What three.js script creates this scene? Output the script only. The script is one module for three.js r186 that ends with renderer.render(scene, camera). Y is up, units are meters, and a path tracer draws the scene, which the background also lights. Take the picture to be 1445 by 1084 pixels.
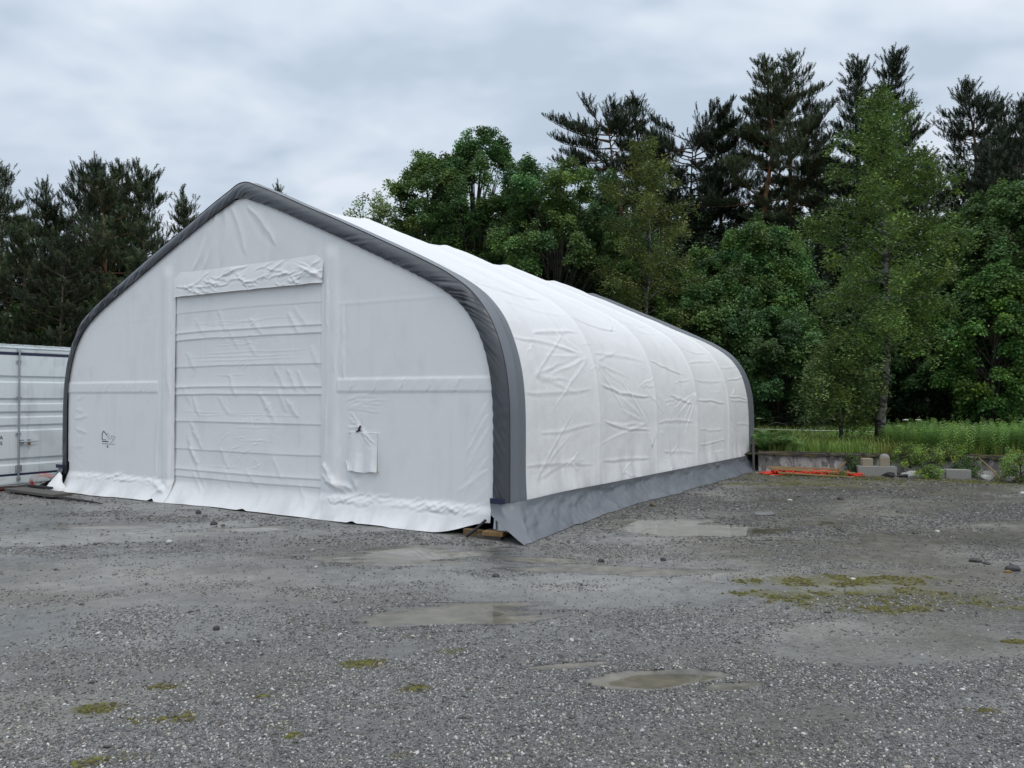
import * as THREE from 'three';
import { mergeGeometries as joinGeometries } from 'three/addons/utils/BufferGeometryUtils.js';
import { RoundedBoxGeometry } from 'three/addons/geometries/RoundedBoxGeometry.js';

// ------------------------------------------------------------------ camera, sky, sun, exposure
const scene = new THREE.Scene();
const camera = new THREE.PerspectiveCamera(53.04, 1024 / 768, 0.1, 1200);
camera.position.set(0, 1.65, 0);
camera.lookAt(0, 1.65 + Math.tan(0.9 * Math.PI / 180) * 10, -10);
const renderer = new THREE.WebGLRenderer({ antialias: true });
renderer.setSize(1024, 768);
renderer.toneMapping = THREE.LinearToneMapping;
renderer.toneMappingExposure = 1.1;
renderer.shadowMap.enabled = true;

// seeded random numbers and value noise
function rng(seed) { let a = seed >>> 0; return () => { a = (a + 0x6d2b79f5) | 0; let t = Math.imul(a ^ (a >>> 15), 1 | a); t = (t + Math.imul(t ^ (t >>> 7), 61 | t)) ^ t; return ((t ^ (t >>> 14)) >>> 0) / 4294967296; }; }
const PERM = new Uint16Array(1024), RAND = new Float32Array(512);
{ const r = rng(77); for (let i = 0; i < 512; i++) { PERM[i] = i; RAND[i] = r(); } for (let i = 511; i > 0; i--) { const j = Math.floor(r() * (i + 1)), t = PERM[i]; PERM[i] = PERM[j]; PERM[j] = t; } for (let i = 0; i < 512; i++) PERM[512 + i] = PERM[i]; }
function noise2(x, y) {
  const xi = Math.floor(x), yi = Math.floor(y), fx = x - xi, fy = y - yi, X = xi & 511, Y = yi & 511, X1 = (X + 1) & 511, Y1 = (Y + 1) & 511;
  const u = fx * fx * (3 - 2 * fx), v = fy * fy * (3 - 2 * fy);
  const a = RAND[PERM[PERM[X] + Y]], b = RAND[PERM[PERM[X1] + Y]], c = RAND[PERM[PERM[X] + Y1]], d = RAND[PERM[PERM[X1] + Y1]];
  return (a + (b - a) * u) * (1 - v) + (c + (d - c) * u) * v;
}
function fbm(x, y, oct = 4) { let s = 0, a = 0.5, n = 0; for (let i = 0; i < oct; i++) { s += a * noise2(x, y); n += a; a *= 0.5; x = x * 2.03 + 17.3; y = y * 2.03 + 9.1; } return s / n; }
const clamp = (x, a = 0, b = 1) => Math.min(b, Math.max(a, x));
const lerp = (a, b, t) => a + (b - a) * t;
const smooth = (a, b, x) => { const t = clamp((x - a) / (b - a)); return t * t * (3 - 2 * t); };
const V = (x, y, z) => new THREE.Vector3(x, y, z);

// overcast sky: brighter overhead, soft cloud relief, pale blue grey
{
  const W = 2048, H = 1024, data = new Float32Array(W * H * 4);
  for (let j = 0; j < H; j++) {
    const el = ((j + 0.5) / H - 0.5) * Math.PI, sy = Math.sin(el), cy = Math.cos(el);
    for (let i = 0; i < W; i++) {
      const az = ((i + 0.5) / W) * 2 * Math.PI, x = cy * Math.cos(az), z = cy * Math.sin(az), o = (j * W + i) * 4;
      if (sy < -0.02) { data[o] = 0.13; data[o + 1] = 0.135; data[o + 2] = 0.13; data[o + 3] = 1; continue; }
      const k = 1 / (Math.max(sy, 0) + 0.32), u = x * k * 1.5 + 3.1, v = z * k * 1.5 + 7.7;
      const wx = fbm(u * 0.9 + 40, v * 0.9, 4), wy = fbm(u * 0.9, v * 0.9 + 40, 4);
      let c = 0.58 * fbm(u * 1.5 + wx * 1.7, v * 2.1 + wy * 1.7, 6) + 0.42 * fbm(u * 5 + wx * 2, v * 8 + wy * 2, 4);
      const wide = fbm(u * 0.7 + 11, v * 0.7 + 5, 3);
      c = clamp(0.5 + (c - 0.5) * 3.0 + (wide - 0.5) * 1.1);
      const L = (0.63 + 0.12 * Math.max(sy, 0) + 0.62 * smooth(0.42, 1, sy)) * lerp(0.825, 1.12, c);
      const up = smooth(0.4, 0.9, sy); data[o] = L * lerp(lerp(0.845, 0.93, c), 0.945, up); data[o + 1] = L * 1.01; data[o + 2] = L * lerp(lerp(1.21, 1.13, c), 1.09, up); data[o + 3] = 1;
    }
  }
  const t = new THREE.DataTexture(data, W, H, THREE.RGBAFormat, THREE.FloatType);
  t.mapping = THREE.EquirectangularReflectionMapping; t.magFilter = THREE.LinearFilter; t.needsUpdate = true;
  scene.background = t; scene.environment = t;
}
const sun = new THREE.DirectionalLight(0xfff4e8, 0.7);
sun.position.set(34, 60, 26); sun.target.position.set(0, 0, -12); sun.castShadow = true; sun.shadow.radius = 45;
sun.shadow.camera.left = sun.shadow.camera.bottom = -45; sun.shadow.camera.right = sun.shadow.camera.top = 45; sun.shadow.camera.far = 200; sun.shadow.mapSize.set(2048, 2048);
scene.add(sun, sun.target);

// ------------------------------------------------------------------ helpers
function mergeGeometries(list) {
  return joinGeometries(list.map((g) => { const n = g.index ? g.toNonIndexed() : g; for (const k of Object.keys(n.attributes)) if (!['position', 'normal', 'uv'].includes(k)) n.deleteAttribute(k); if (!n.attributes.uv) n.setAttribute('uv', new THREE.Float32BufferAttribute(new Float32Array(n.attributes.position.count * 2), 2)); return n; }));
}
const taken = new Map();
const numbered = (n) => { const k = taken.get(n) ?? 0; taken.set(n, k + 1); return k ? n + '_' + String(k).padStart(3, '0') : n; };
function tag(o, label, category, group) { o.userData.label = label; o.userData.category = category; if (group) o.userData.group = group; return o; }
function thing(name, label, category, pos = [0, 0, 0], turn = 0, group) {
  const o = new THREE.Group(); o.name = numbered(name); o.position.set(...pos); o.rotation.y = turn; scene.add(o); return tag(o, label, category, group);
}
function part(name, geo, mat, parent, kind) {
  const m = new THREE.Mesh(geo, mat); m.name = numbered(name); m.castShadow = m.receiveShadow = true; parent.add(m); if (kind) m.userData.kind = kind; return m;
}
function struct(name, geo, mat) { const m = part(name, geo, mat, scene); m.userData.kind = 'structure'; return m; }
function instanced(name, geo, mat, list, parent, kind = 'stuff') {      // list of { m: Matrix4, c?: [r,g,b] }
  const im = new THREE.InstancedMesh(geo, mat, list.length); im.name = numbered(name); im.castShadow = im.receiveShadow = true;
  const col = new THREE.Color();
  list.forEach((e, i) => { im.setMatrixAt(i, e.m); if (e.c) im.setColorAt(i, col.setRGB(e.c[0], e.c[1], e.c[2])); });
  im.userData.kind = kind; parent.add(im); return im;
}
function grid(nu, nv, fn, uvf) {                                         // smooth sheet of nu x nv cells
  const p = new Float32Array((nu + 1) * (nv + 1) * 3), uv = new Float32Array((nu + 1) * (nv + 1) * 2), ix = [];
  for (let j = 0; j <= nv; j++) for (let i = 0; i <= nu; i++) {
    const k = j * (nu + 1) + i, q = fn(i / nu, j / nv, i, j); p[k * 3] = q[0]; p[k * 3 + 1] = q[1]; p[k * 3 + 2] = q[2];
    const t = uvf ? uvf(i / nu, j / nv, q) : [i / nu, j / nv]; uv[k * 2] = t[0]; uv[k * 2 + 1] = t[1];
    if (i < nu && j < nv) { const a = k, b = k + 1, c = k + nu + 1, d = c + 1; ix.push(a, b, d, a, d, c); }
  }
  const g = new THREE.BufferGeometry(); g.setAttribute('position', new THREE.BufferAttribute(p, 3)); g.setAttribute('uv', new THREE.BufferAttribute(uv, 2)); g.setIndex(ix); g.computeVertexNormals(); return g;
}
function tube(pts, radii, sides = 7) {                                   // tapered tube through points, closed at the tip
  const n = pts.length, P = [], UV = [], ix = []; let len = 0;
  for (let i = 0; i < n; i++) {
    const t = pts[Math.min(i + 1, n - 1)].clone().sub(pts[Math.max(i - 1, 0)]).normalize();
    const a = Math.abs(t.y) < 0.9 ? V(0, 1, 0) : V(1, 0, 0), b = t.clone().cross(a).normalize(), c = t.clone().cross(b);
    if (i) len += pts[i].distanceTo(pts[i - 1]);
    for (let k = 0; k <= sides; k++) { const w = (k / sides) * Math.PI * 2, q = pts[i].clone().addScaledVector(b, Math.cos(w) * radii[i]).addScaledVector(c, Math.sin(w) * radii[i]); P.push(q.x, q.y, q.z); UV.push(k / sides, len); }
    if (i < n - 1) for (let k = 0; k < sides; k++) { const A = i * (sides + 1) + k; ix.push(A, A + 1, A + sides + 2, A, A + sides + 2, A + sides + 1); }
  }
  const g = new THREE.BufferGeometry(); g.setAttribute('position', new THREE.Float32BufferAttribute(P, 3)); g.setAttribute('uv', new THREE.Float32BufferAttribute(UV, 2)); g.setIndex(ix); g.computeVertexNormals(); return g;
}
function box(w, h, d, x = 0, y = 0, z = 0, r = 0.004) { const g = r ? new RoundedBoxGeometry(w, h, d, 1, Math.min(r, w / 2.1, h / 2.1, d / 2.1)) : new THREE.BoxGeometry(w, h, d); g.translate(x, y, z); return g; }
function texture(w, h, fn, srgb = false, ch = 4) {
  const d = new Uint8Array(w * h * 4);
  for (let j = 0; j < h; j++) for (let i = 0; i < w; i++) { const c = fn((i + 0.5) / w, (j + 0.5) / h, i, j), o = (j * w + i) * 4; for (let k = 0; k < 4; k++) { let v = k < c.length ? c[k] : 1; if (srgb && k < 3) v = v <= 0.0031308 ? v * 12.92 : 1.055 * Math.pow(v, 1 / 2.4) - 0.055; d[o + k] = clamp(v) * 255 + 0.5; } }
  const t = new THREE.DataTexture(d, w, h, THREE.RGBAFormat); t.magFilter = THREE.LinearFilter; t.wrapS = t.wrapT = THREE.RepeatWrapping; if (srgb) t.colorSpace = THREE.SRGBColorSpace; t.needsUpdate = true; return t;
}
const std = (c, rough = 0.8, more = {}) => { const m = new THREE.MeshStandardMaterial({ roughness: rough, side: THREE.DoubleSide, ...more }); m.color.setRGB(...c); return m; };
const phys = (c, rough, more = {}) => { const m = new THREE.MeshPhysicalMaterial({ roughness: rough, side: THREE.DoubleSide, ...more }); m.color.setRGB(...c); return m; };

// ------------------------------------------------------------------ lie of the land
const CX = 722.5, FL = 1086, HZ = 559;
const atX = (px, d) => ((px - CX) / FL) * d;                              // metres right of the lens axis at depth d
const atY = (py, d) => 1.65 + ((HZ - py) / FL) * d;
const P0 = [-0.2125, -9.078], UX = [-0.865, -0.5017], SX = [0.5017, -0.865];   // tent corner; along its front to the left; along its side to the back
const tentUS = (x, z) => { const a = x - P0[0], b = z - P0[1]; return [a * UX[0] + b * UX[1], a * SX[0] + b * SX[1]]; };
const WL = [5.95, -18.6], WR = [16.5, -15.85];                            // foot of the retaining wall, left end and beyond the frame on the right
const wallZ = (x) => WL[1] + ((x - WL[0]) / (WR[0] - WL[0])) * (WR[1] - WL[1]);
// puddles: x, z, half length, half width, turn, depth
const PUDDLES = [
  [2.2, -9.7, 0.95, 0.55, 0.2, 0.035], [0.86, -4.5, 0.34, 0.12, -0.2, 0.016], [1.3, -4.42, 0.2, 0.06, -0.3, 0.01], [-0.45, -5.85, 0.66, 0.26, -0.12, 0.018], [-1.0, -8.0, 0.75, 0.42, -0.25, 0.02],
  [-5.2, -9.75, 0.62, 0.16, 0.1, 0.016], [-3.25, -9.6, 0.42, 0.2, 0.0, 0.016], [0.95, -7.35, 0.7, 0.16, 0.1, 0.012], [0.36, -4.74, 0.34, 0.05, -0.25, 0.01], [-6.6, -9.2, 0.6, 0.12, 0.0, 0.012], [0.3, -7.75, 0.5, 0.13, 0.2, 0.012],
];
function slope(x, z) { const s = tentUS(x, z)[1]; const k = clamp(s - 2.5, 0, 14); return -0.021 * (k * k / (k + 0.8)); }
const LEVELS = PUDDLES.map((p) => slope(p[0], p[1]) - 0.004);
function pud(i, x, z) {
  const p = PUDDLES[i], dx = x - p[0], dz = z - p[1]; if (Math.abs(dx) > 2.2 || Math.abs(dz) > 1.6) return 0;
  const c = Math.cos(p[4]), s = Math.sin(p[4]), a = (dx * c + dz * s) / p[2], b = (-dx * s + dz * c) / p[3];
  const r = Math.sqrt(a * a + b * b) + (fbm(x * 1.5 + i * 7, z * 6.5 + x * 0.8, 5) - 0.5) * 1.7;
  return 1 - smooth(0.35, 1.5, r);
}
function groundY(x, z) {
  let y = slope(x, z); const near = 1 - smooth(25, 40, Math.abs(z));
  y += near * (0.03 * (fbm(x * 0.45 + 3, z * 0.75 + 8, 3) - 0.5) + 0.012 * (fbm(x * 2.1, z * 2.6, 3) - 0.5) + 0.006 * (fbm(x * 6, z * 6, 2) - 0.5));
  for (let i = 0; i < PUDDLES.length; i++) { const k = pud(i, x, z); if (k > 0) y = lerp(y, slope(PUDDLES[i][0], PUDDLES[i][1]) - PUDDLES[i][5] * k + 0.006 * (fbm(x * 5, z * 9, 3) - 0.35) + 0.003, smooth(0, 0.6, k)); }
  return y;
}
function landY(x, z) {                                                    // ground behind the wall and the wooded rise
  const d = -z; let y = 0.27 + 0.12 * (fbm(x * 0.4, z * 0.4, 3) - 0.5);
  y += 9 * smooth(31, 62, d + 0.12 * x) + 6 * smooth(60, 110, d);
  return y;
}
// moss on the gravel: x, z, radius x, radius z
const MOSS = [[-1.15, -3.87, 0.085, 0.055], [-1.08, -3.76, 0.06, 0.04], [-0.51, -3.56, 0.075, 0.035], [-1.86, -3.95, 0.09, 0.05], [-1.7, -3.98, 0.09, 0.05], [-1.75, -3.55, 0.1, 0.05], [-1.9, -3.5, 0.07, 0.05], [-1.97, -4.4, 0.1, 0.05], [2.48, -4.08, 0.1, 0.035], [-2.2, -4.1, 0.1, 0.06],
  [2.9, -6.9, 0.9, 0.22], [3.05, -6.3, 1.0, 0.3], [2.3, -6.4, 0.5, 0.12], [2.9, -5.95, 0.35, 0.12], [7.4, -16.6, 2.6, 0.9], [5.6, -15.4, 1.6, 0.4], [11, -16.3, 4.5, 0.55], [6.6, -17.6, 1.6, 0.5], [3.4, -5.2, 0.1, 0.05], [4.0, -6.0, 0.16, 0.06], [-0.9, -4.75, 0.16, 0.08], [-0.55, -4.35, 0.09, 0.05], [-0.4, -5.0, 0.1, 0.05], [-2.6, -3.6, 0.12, 0.07], [-1.4, -4.25, 0.07, 0.04]];
function mossAt(x, z) { let m = 0; for (const q of MOSS) { const a = (x - q[0]) / q[2], b = (z - q[1]) / q[3], r = a * a + b * b; if (r < 5) m = Math.max(m, Math.exp(-r * 0.75) * (q[2] > 0.3 ? 0.85 : 1)); } return m; }

// colour, height grain and roughness of the yard at a point
function yardAt(x, z) {
  const big = fbm(x * 0.33 + 5, z * 0.55 + 2, 3), mid = fbm(x * 1.4 + 30, z * 2.4, 4), fine = fbm(x * 13, z * 13, 3), grit = fbm(x * 62, z * 62, 2), spark = noise2(x * 95 + 7, z * 95);
  const track = smooth(0.46, 0.62, fbm(x * 0.5 - z * 0.12 + 9, z * 1.1 + x * 0.25, 3));              // packed, silty lanes
  const gravel = clamp(0.35 + (mid - 0.5) * 2.2 - track * 0.7 + smooth(6, 3.5, -z) * 0.55);
  let v = 0.158 + track * 0.03 + (big - 0.5) * 0.06 + (mid - 0.5) * 0.055 + (fine - 0.5) * lerp(0.07, 0.17, smooth(5, 10, -z)) + (fbm(x * 5 + 2, z * 5, 2) - 0.5) * 0.05 + (grit - 0.5) * lerp(0.05, 0.15, gravel);
  if (spark > 0.8) v += (spark - 0.8) * 1.0 * (0.25 + gravel);
  v = Math.max(0.02, v);
  const warm = clamp(smooth(-2, 7, x + (-z - 6) * 0.35) * 0.7 + 0.15 + (fbm(x * 0.8 + 60, z * 1.1, 3) - 0.5) * 1.6); v *= 1 - 0.4 * smooth(0.35, 1, warm); v *= 0.82 + 0.36 * smooth(0.3, 0.7, fbm(x * 0.55 + 80, z * 0.9 + 20, 4));
  v *= 0.96; let r = v * lerp(1.0, 1.08, warm), g = v * lerp(1.0, 0.98, warm), b = v * lerp(0.97, 0.8, warm);
  let h = 0.35 + (fine - 0.5) * 0.35 + (grit - 0.5) * 0.8 * lerp(0.35, 1, gravel), ro = lerp(0.38, 0.6, gravel) + (grit - 0.5) * 0.25;
  const mo = mossAt(x, z);
  if (mo > 0.02) { let k = smooth(0.36, 0.6, mo * 0.64 + fbm(x * 7 + 4, z * 7, 4) * 0.5 - 0.02) * 0.92; const mv = 0.75 + (grit - 0.5) * 1.2; k *= 0.8; r = lerp(r, 0.12 * mv, k); g = lerp(g, 0.112 * mv, k); b = lerp(b, 0.024 * mv, k); ro = lerp(ro, 0.9, k); }
  let wet = 0; for (let i = 0; i < PUDDLES.length; i++) wet = Math.max(wet, pud(i, x, z));
  if (wet > 0) { const ring = smooth(0, 0.1, wet) * (1 - smooth(0.25, 0.5, wet)); r *= 1 - 0.4 * ring; g *= 1 - 0.4 * ring; b *= 1 - 0.4 * ring; ro = lerp(ro, 0.22, ring); const k = smooth(0.12, 0.6, wet); const m2 = 0.75 + (fine - 0.5) * 0.8 + (fbm(x * 4, z * 8, 3) - 0.5) * 0.7; r = lerp(r, 0.2 * m2, k); g = lerp(g, 0.182 * m2, k); b = lerp(b, 0.145 * m2, k); h = lerp(h, 0.35 + (fine - 0.5) * 0.2, k); ro = lerp(ro, 0.3, k); }
  return [r, g, b, clamp(h), clamp(ro, 0.15, 0.95)];
}
{
  const yard = new THREE.Group(); yard.name = 'gravel_yard'; yard.userData.kind = 'structure'; scene.add(yard);
  const zone = (x0, x1, d0, d1, tw, th) => {
    const col = new Uint8Array(tw * th * 4), rel = new Uint8Array(tw * th * 4), enc = (v) => clamp(v <= 0.0031308 ? v * 12.92 : 1.055 * Math.pow(v, 1 / 2.4) - 0.055) * 255 + 0.5;
    for (let j = 0; j < th; j++) for (let i = 0; i < tw; i++) {
      const x = lerp(x0, x1, (i + 0.5) / tw), z = -lerp(d0, d1, (j + 0.5) / th), y = yardAt(x, z), o = (j * tw + i) * 4;
      col[o] = enc(y[0]); col[o + 1] = enc(y[1]); col[o + 2] = enc(y[2]); col[o + 3] = 255; rel[o] = y[3] * 255; rel[o + 1] = y[4] * 255; rel[o + 3] = 255;
    }
    const T = (d, srgb) => { const t = new THREE.DataTexture(d, tw, th, THREE.RGBAFormat); t.magFilter = THREE.LinearFilter; if (srgb) t.colorSpace = THREE.SRGBColorSpace; t.needsUpdate = true; return t; };
    const map = T(col, true), r = T(rel, false), c = d0 > 13 ? 0.08 : 0.04, nu = Math.round((x1 - x0) / c), nv = Math.round((d1 - d0) / c);
    part('gravel_surface', grid(nu, nv, (u, v) => { const x = lerp(x0, x1, u), z = -lerp(d0, d1, v); return [x, groundY(x, z), z]; }), std([1, 1, 1], 1, { map, roughnessMap: r, bumpMap: r, bumpScale: 0.012 }), yard);
  };
  zone(-4.8, 4.8, 2.4, 6.4, 2048, 1024);
  zone(-10.4, 13.6, 6.4, 13.6, 2048, 1024);
  zone(-12.8, 16.8, 13.6, 22.4, 2048, 768);
  const W = 600, bt = texture(512, 512, (u, v) => { const n = fbm(u * 16, v * 16, 5), k = Math.min(smooth(0, 0.1, u), smooth(0, 0.1, 1 - u), smooth(0, 0.1, v), smooth(0, 0.1, 1 - v)), q = 0.1 + (n - 0.5) * 0.1 * k; return [q, q * 0.98, q * 0.93]; }, true); bt.repeat.set(60, 60);
  part('gravel_surround', grid(150, 150, (u, v) => { const f = (t) => Math.sign(t - 0.5) * Math.pow(Math.abs(t - 0.5) * 2, 2.2) * W, x = f(u), z = f(v) - 10; return [x, (Math.abs(x) < 60 && z < 0 && z > -60 ? slope(x, z) : z < 0 ? slope(clamp(x, -60, 60), clamp(z, -60, 0)) : 0) - 0.035, z]; }), std([1, 1, 1], 0.75, { map: bt }), yard);
  const water = phys([0.93, 0.92, 0.88], 0.02, { transmission: 1, thickness: 0, ior: 1.33 });
  PUDDLES.forEach((p, i) => { const m = struct('puddle', grid(10, 10, (u, v) => { const w = (u - 0.5) * 2 * Math.min(p[2] * 2.0, 2), q = (v - 0.5) * 2 * Math.min(p[3] * 2.2, 1.3), c = Math.cos(p[4]), s = Math.sin(p[4]); return [p[0] + w * c - q * s, LEVELS[i] - 0.004, p[1] + w * s + q * c]; }), water); });
}
// the grassy land behind the wall and the wooded hill
{
  const soil = texture(512, 512, (u, v) => { const n = fbm(u * 12, v * 12, 5), k = Math.min(smooth(0, 0.1, u), smooth(0, 0.1, 1 - u), smooth(0, 0.1, v), smooth(0, 0.1, 1 - v)); const q = 0.7 + (n - 0.5) * 1.1 * k; return [0.05 * q, 0.06 * q, 0.022 * q]; }, true); soil.repeat.set(30, 20);
  struct('grass_field', grid(220, 60, (u, v) => { const x = lerp(4.2, 60, u), front = x < 5.95 ? -18.9 : wallZ(x) - 0.2, z = lerp(front, -34, v); return [x, landY(x, z) + (v === 0 ? -0.03 : 0), z]; }), std([1, 1, 1], 0.95, { map: soil }));
  struct('wooded_hill', grid(120, 70, (u, v) => { const x = lerp(-110, 130, u), d = lerp(30, 150, v); return [x, landY(x, -d) * smooth(29, 36, d) * (x < 0 ? lerp(0.35, 1, smooth(-30, 0, x)) : 1) - (d < 33 ? (33 - d) * 0.2 : 0), -d]; }), std([0.022, 0.026, 0.014], 1));
}

// ------------------------------------------------------------------ the storage tent
const TENT_TURN = Math.atan2(-0.5017, 0.865), UC = 4.36;
const tentOrigin = [P0[0] + UX[0] * UC, 0, P0[1] + UX[1] * UC];
const tent = thing('storage_tent', 'large white fabric storage tent with a pointed arched roof and grey edges', 'tent', tentOrigin, TENT_TURN);
const tentWorld = (X, y, s) => [tentOrigin[0] - UX[0] * X + SX[0] * s, y, tentOrigin[2] - UX[1] * X + SX[1] * s];
const tilt = (s) => -0.02 * Math.max(0, s - 1) * smooth(0, 3, s);
// outer arch profile, right half, from the foot to the ridge
const HALF = [[4.56, 0.3], [4.56, 0.75], [4.56, 1.2], [4.55, 1.6], [4.505, 1.98], [4.41, 2.32], [4.26, 2.63], [4.02, 2.92], [3.7, 3.15], [3.3, 3.36], [2.6, 3.69], [1.88, 4.02], [1.2, 4.32], [0.62, 4.58], [0.3, 4.71], [0.12, 4.785], [0, 4.8]];
const curve = new THREE.CatmullRomCurve3([...HALF.map(([x, y]) => V(x, y, 0)), ...HALF.slice(0, -1).reverse().map(([x, y]) => V(-x, y, 0))], false, 'centripetal');
const NP = 1200, PROF = curve.getSpacedPoints(NP), ARC = curve.getLength();
function prof(a) {                                                        // point and outward normal at arc metres a from the right foot
  const t = clamp(a / ARC) * NP, i = Math.min(NP - 1, Math.floor(t)), f = t - i, p = PROF[i], q = PROF[i + 1], b = PROF[Math.max(0, i - 3)], c = PROF[Math.min(NP, i + 4)];
  const tx = c.x - b.x, ty = c.y - b.y, l = Math.hypot(tx, ty); return [lerp(p.x, q.x, f), lerp(p.y, q.y, f), ty / l, -tx / l];
}
const ARCHES = [0.2, 2.63, 5.07, 7.5, 9.94, 12.35];
// creases: straight ridges in (p, q) with tapering ends; kept in columns so that a lookup is cheap
function creaseField(list) {
  return (p, q) => {
    let h = 0;
    for (const c of list) {
      const dx = c.p1 - c.p0, dy = c.q1 - c.q0, L2 = dx * dx + dy * dy, t = ((p - c.p0) * dx + (q - c.q0) * dy) / L2;
      if (t < 0 || t > 1) continue;
      const L = Math.sqrt(L2), d = ((p - c.p0) * dy - (q - c.q0) * dx) / L + c.bow * Math.sin(Math.PI * t) + c.wig * (noise2(t * 7 + c.k, c.k) - 0.5), w = c.w * (0.55 + 0.9 * (c.fan ? 1 - t : Math.sin(Math.PI * t)));
      if (Math.abs(d) > w * 3.2) continue;
      const e = d / w, end = smooth(0, 0.12, t) * smooth(0, c.fan ? 0.55 : 0.2, 1 - t);
      h += c.amp * end * (Math.exp(-Math.pow(Math.abs(e), 1.3) * 1.2) - 0.4 * Math.exp(-(e - 1.6) * (e - 1.6)));
    }
    return h;
  };
}
const sideCreases = [], fr = rng(5);
const addC = (L, p0, q0, p1, q1, amp, w, o = {}) => L.push({ p0, q0, p1, q1, amp, w, bow: 0, wig: 0.03, k: fr() * 90, fan: 0, ...o });
for (let b = 0; b < 5; b++) {
  const s0 = ARCHES[b] + 0.06, s1 = ARCHES[b + 1] - 0.06;
  for (const q of [0.42, 0.95, 1.32, 1.62, 1.95, 2.3, 2.75, 3.3]) {       // long level folds in each bay
    if (fr() < 0.18) continue;
    const y0 = q + (fr() - 0.5) * 0.3, sl = (fr() - 0.5) * 0.45, f = fr();
    const k = b === 0 ? 1.15 : b === 4 ? 0.8 : 1;
    addC(sideCreases, f < 0.7 ? s0 : lerp(s0, s1, fr() * 0.35), y0, f > 0.2 ? s1 : lerp(s0, s1, 0.65 + fr() * 0.35), y0 + sl, k * (0.006 + 0.009 * fr()), 0.014 + 0.014 * fr(), { bow: (fr() - 0.5) * 0.12 });
  }
  for (let i = 0; i < 7; i++) { const s = lerp(s0, s1, fr()), q = 0.2 + fr() * 2.8, a = (fr() - 0.5) * 0.9, l = 0.3 + fr() * 0.8; addC(sideCreases, s, q, s + l * Math.cos(a) * (fr() < 0.5 ? 1 : -1), q + l * Math.sin(a), 0.003 + 0.004 * fr(), 0.011 + 0.008 * fr(), { wig: 0.05 }); }
  for (let i = 0; i < 9; i++) { const s = lerp(s0, s1, fr()), q = 3.2 + fr() * 2.6; addC(sideCreases, s0 + fr() * 0.8, q, s1 - fr() * 0.8, q + (fr() - 0.5) * 0.3, 0.003 + 0.004 * fr(), 0.022, {}); }
}
// fans of folds that run out from pinched spots
for (const [s, q, n, a0, a1, l, amp] of [[4.75, 0.95, 5, 2.5, 3.4, 2.4, 0.02], [4.9, 0.55, 9, 0.9, 2.3, 0.7, 0.014], [2.5, 1.95, 5, 2.6, 3.75, 1.7, 0.02], [2.75, 1.9, 4, -0.7, 0.3, 1.5, 0.016], [0.75, 1.62, 4, -0.35, 0.55, 1.6, 0.018], [7.6, 1.55, 4, 3.3, 4.0, 1.6, 0.016], [5.3, 1.5, 3, 5.3, 5.8, 1.4, 0.014], [0.7, 0.3, 3, 0.1, 0.7, 1.8, 0.014], [10.3, 1.5, 3, -0.5, 0.6, 0.9, 0.012], [6.8, 0.15, 6, 1.2, 2.4, 0.9, 0.012]])
  for (let i = 0; i < n; i++) { const a = lerp(a0, a1, (i + 0.2 + fr() * 0.6) / n), L = l * (0.6 + 0.6 * fr()); addC(sideCreases, s, q, s + Math.cos(a) * L, q + Math.sin(a) * L, amp * 0.4 * (0.7 + 0.6 * fr()), 0.026, { fan: 1, bow: (fr() - 0.5) * 0.06 }); }
for (let i = 0; i < 16; i++) { const s = 8.2 + fr() * 3.7; addC(sideCreases, s, 0.03, s + (fr() - 0.35) * 0.3, 0.3 + fr() * 0.7, 0.007, 0.014, {}); }  // pleats above the foot
for (let i = 0; i < 10; i++) { const s = 4.2 + fr() * 1.8; addC(sideCreases, s, 0.03, s + (fr() - 0.5) * 0.4, 0.3 + fr() * 0.8, 0.006, 0.014, {}); }
const sideField = creaseField(sideCreases);
function hull(a, s, off = 0) {
  const [x, y, nx, ny] = prof(a), side = a < ARC / 2 ? a : ARC - a;
  let b = 0; while (b < 4 && s > ARCHES[b + 1]) b++;
  const f = clamp((s - ARCHES[b]) / (ARCHES[b + 1] - ARCHES[b])), roof = smooth(2.2, 4.2, side);
  let h = -lerp(0.045, 0.085, roof) * smooth(0, 0.4, side) * 4 * f * (1 - f);
  if (s > 0.3 && s < 12.2) {
    const e = smooth(0.3, 0.6, s) * smooth(12.2, 12.0, s);
    h += e * ((a < ARC * 0.52 ? sideField(s, a) : 0) + 0.034 * (fbm(s * 0.9 + 3, a * 1.4, 3) - 0.5) + 0.007 * (fbm(s * 5, a * 6, 3) - 0.5));
  }
  for (const A of ARCHES) { const e = (s - A) / 0.05; if (Math.abs(e) < 3) h += 0.016 * Math.exp(-e * e); }
  h += off; return [x + nx * h, y + ny * h + tilt(s), -s];
}
const weave = texture(512, 512, (u, v) => { const n = fbm(u * 20, v * 20, 4), c = fbm(u * 6 + 9, v * 6, 4), e = Math.min(smooth(0, 0.12, u), smooth(0, 0.12, 1 - u), smooth(0, 0.12, v), smooth(0, 0.12, 1 - v)); return [0.5 + (n - 0.5) * 0.6 * e, clamp(0.46 + (c - 0.5) * 0.3 * e), 0.5]; }); weave.repeat.set(1 / 1.3, 1 / 1.3);
const dirt = texture(1024, 512, (u, v) => { const n = fbm(u * 30, v * 12, 5), st = fbm(u * 90, v * 4 + 3, 3), e = Math.min(smooth(0, 0.08, u), smooth(0, 0.08, 1 - u)); const k = 1 - 0.05 * smooth(0.5, 0.8, n) * e - 0.025 * smooth(0.55, 0.8, st) * e - 0.16 * smooth(0.07, 0.0, v) * smooth(0.35, 0.7, n); return [k, k, k * 0.995]; }, false); dirt.repeat.set(1 / 7, 1 / 5); const dirt2 = dirt.clone(); dirt2.repeat.set(1 / 7, 1 / 14); dirt2.needsUpdate = true;
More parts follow.
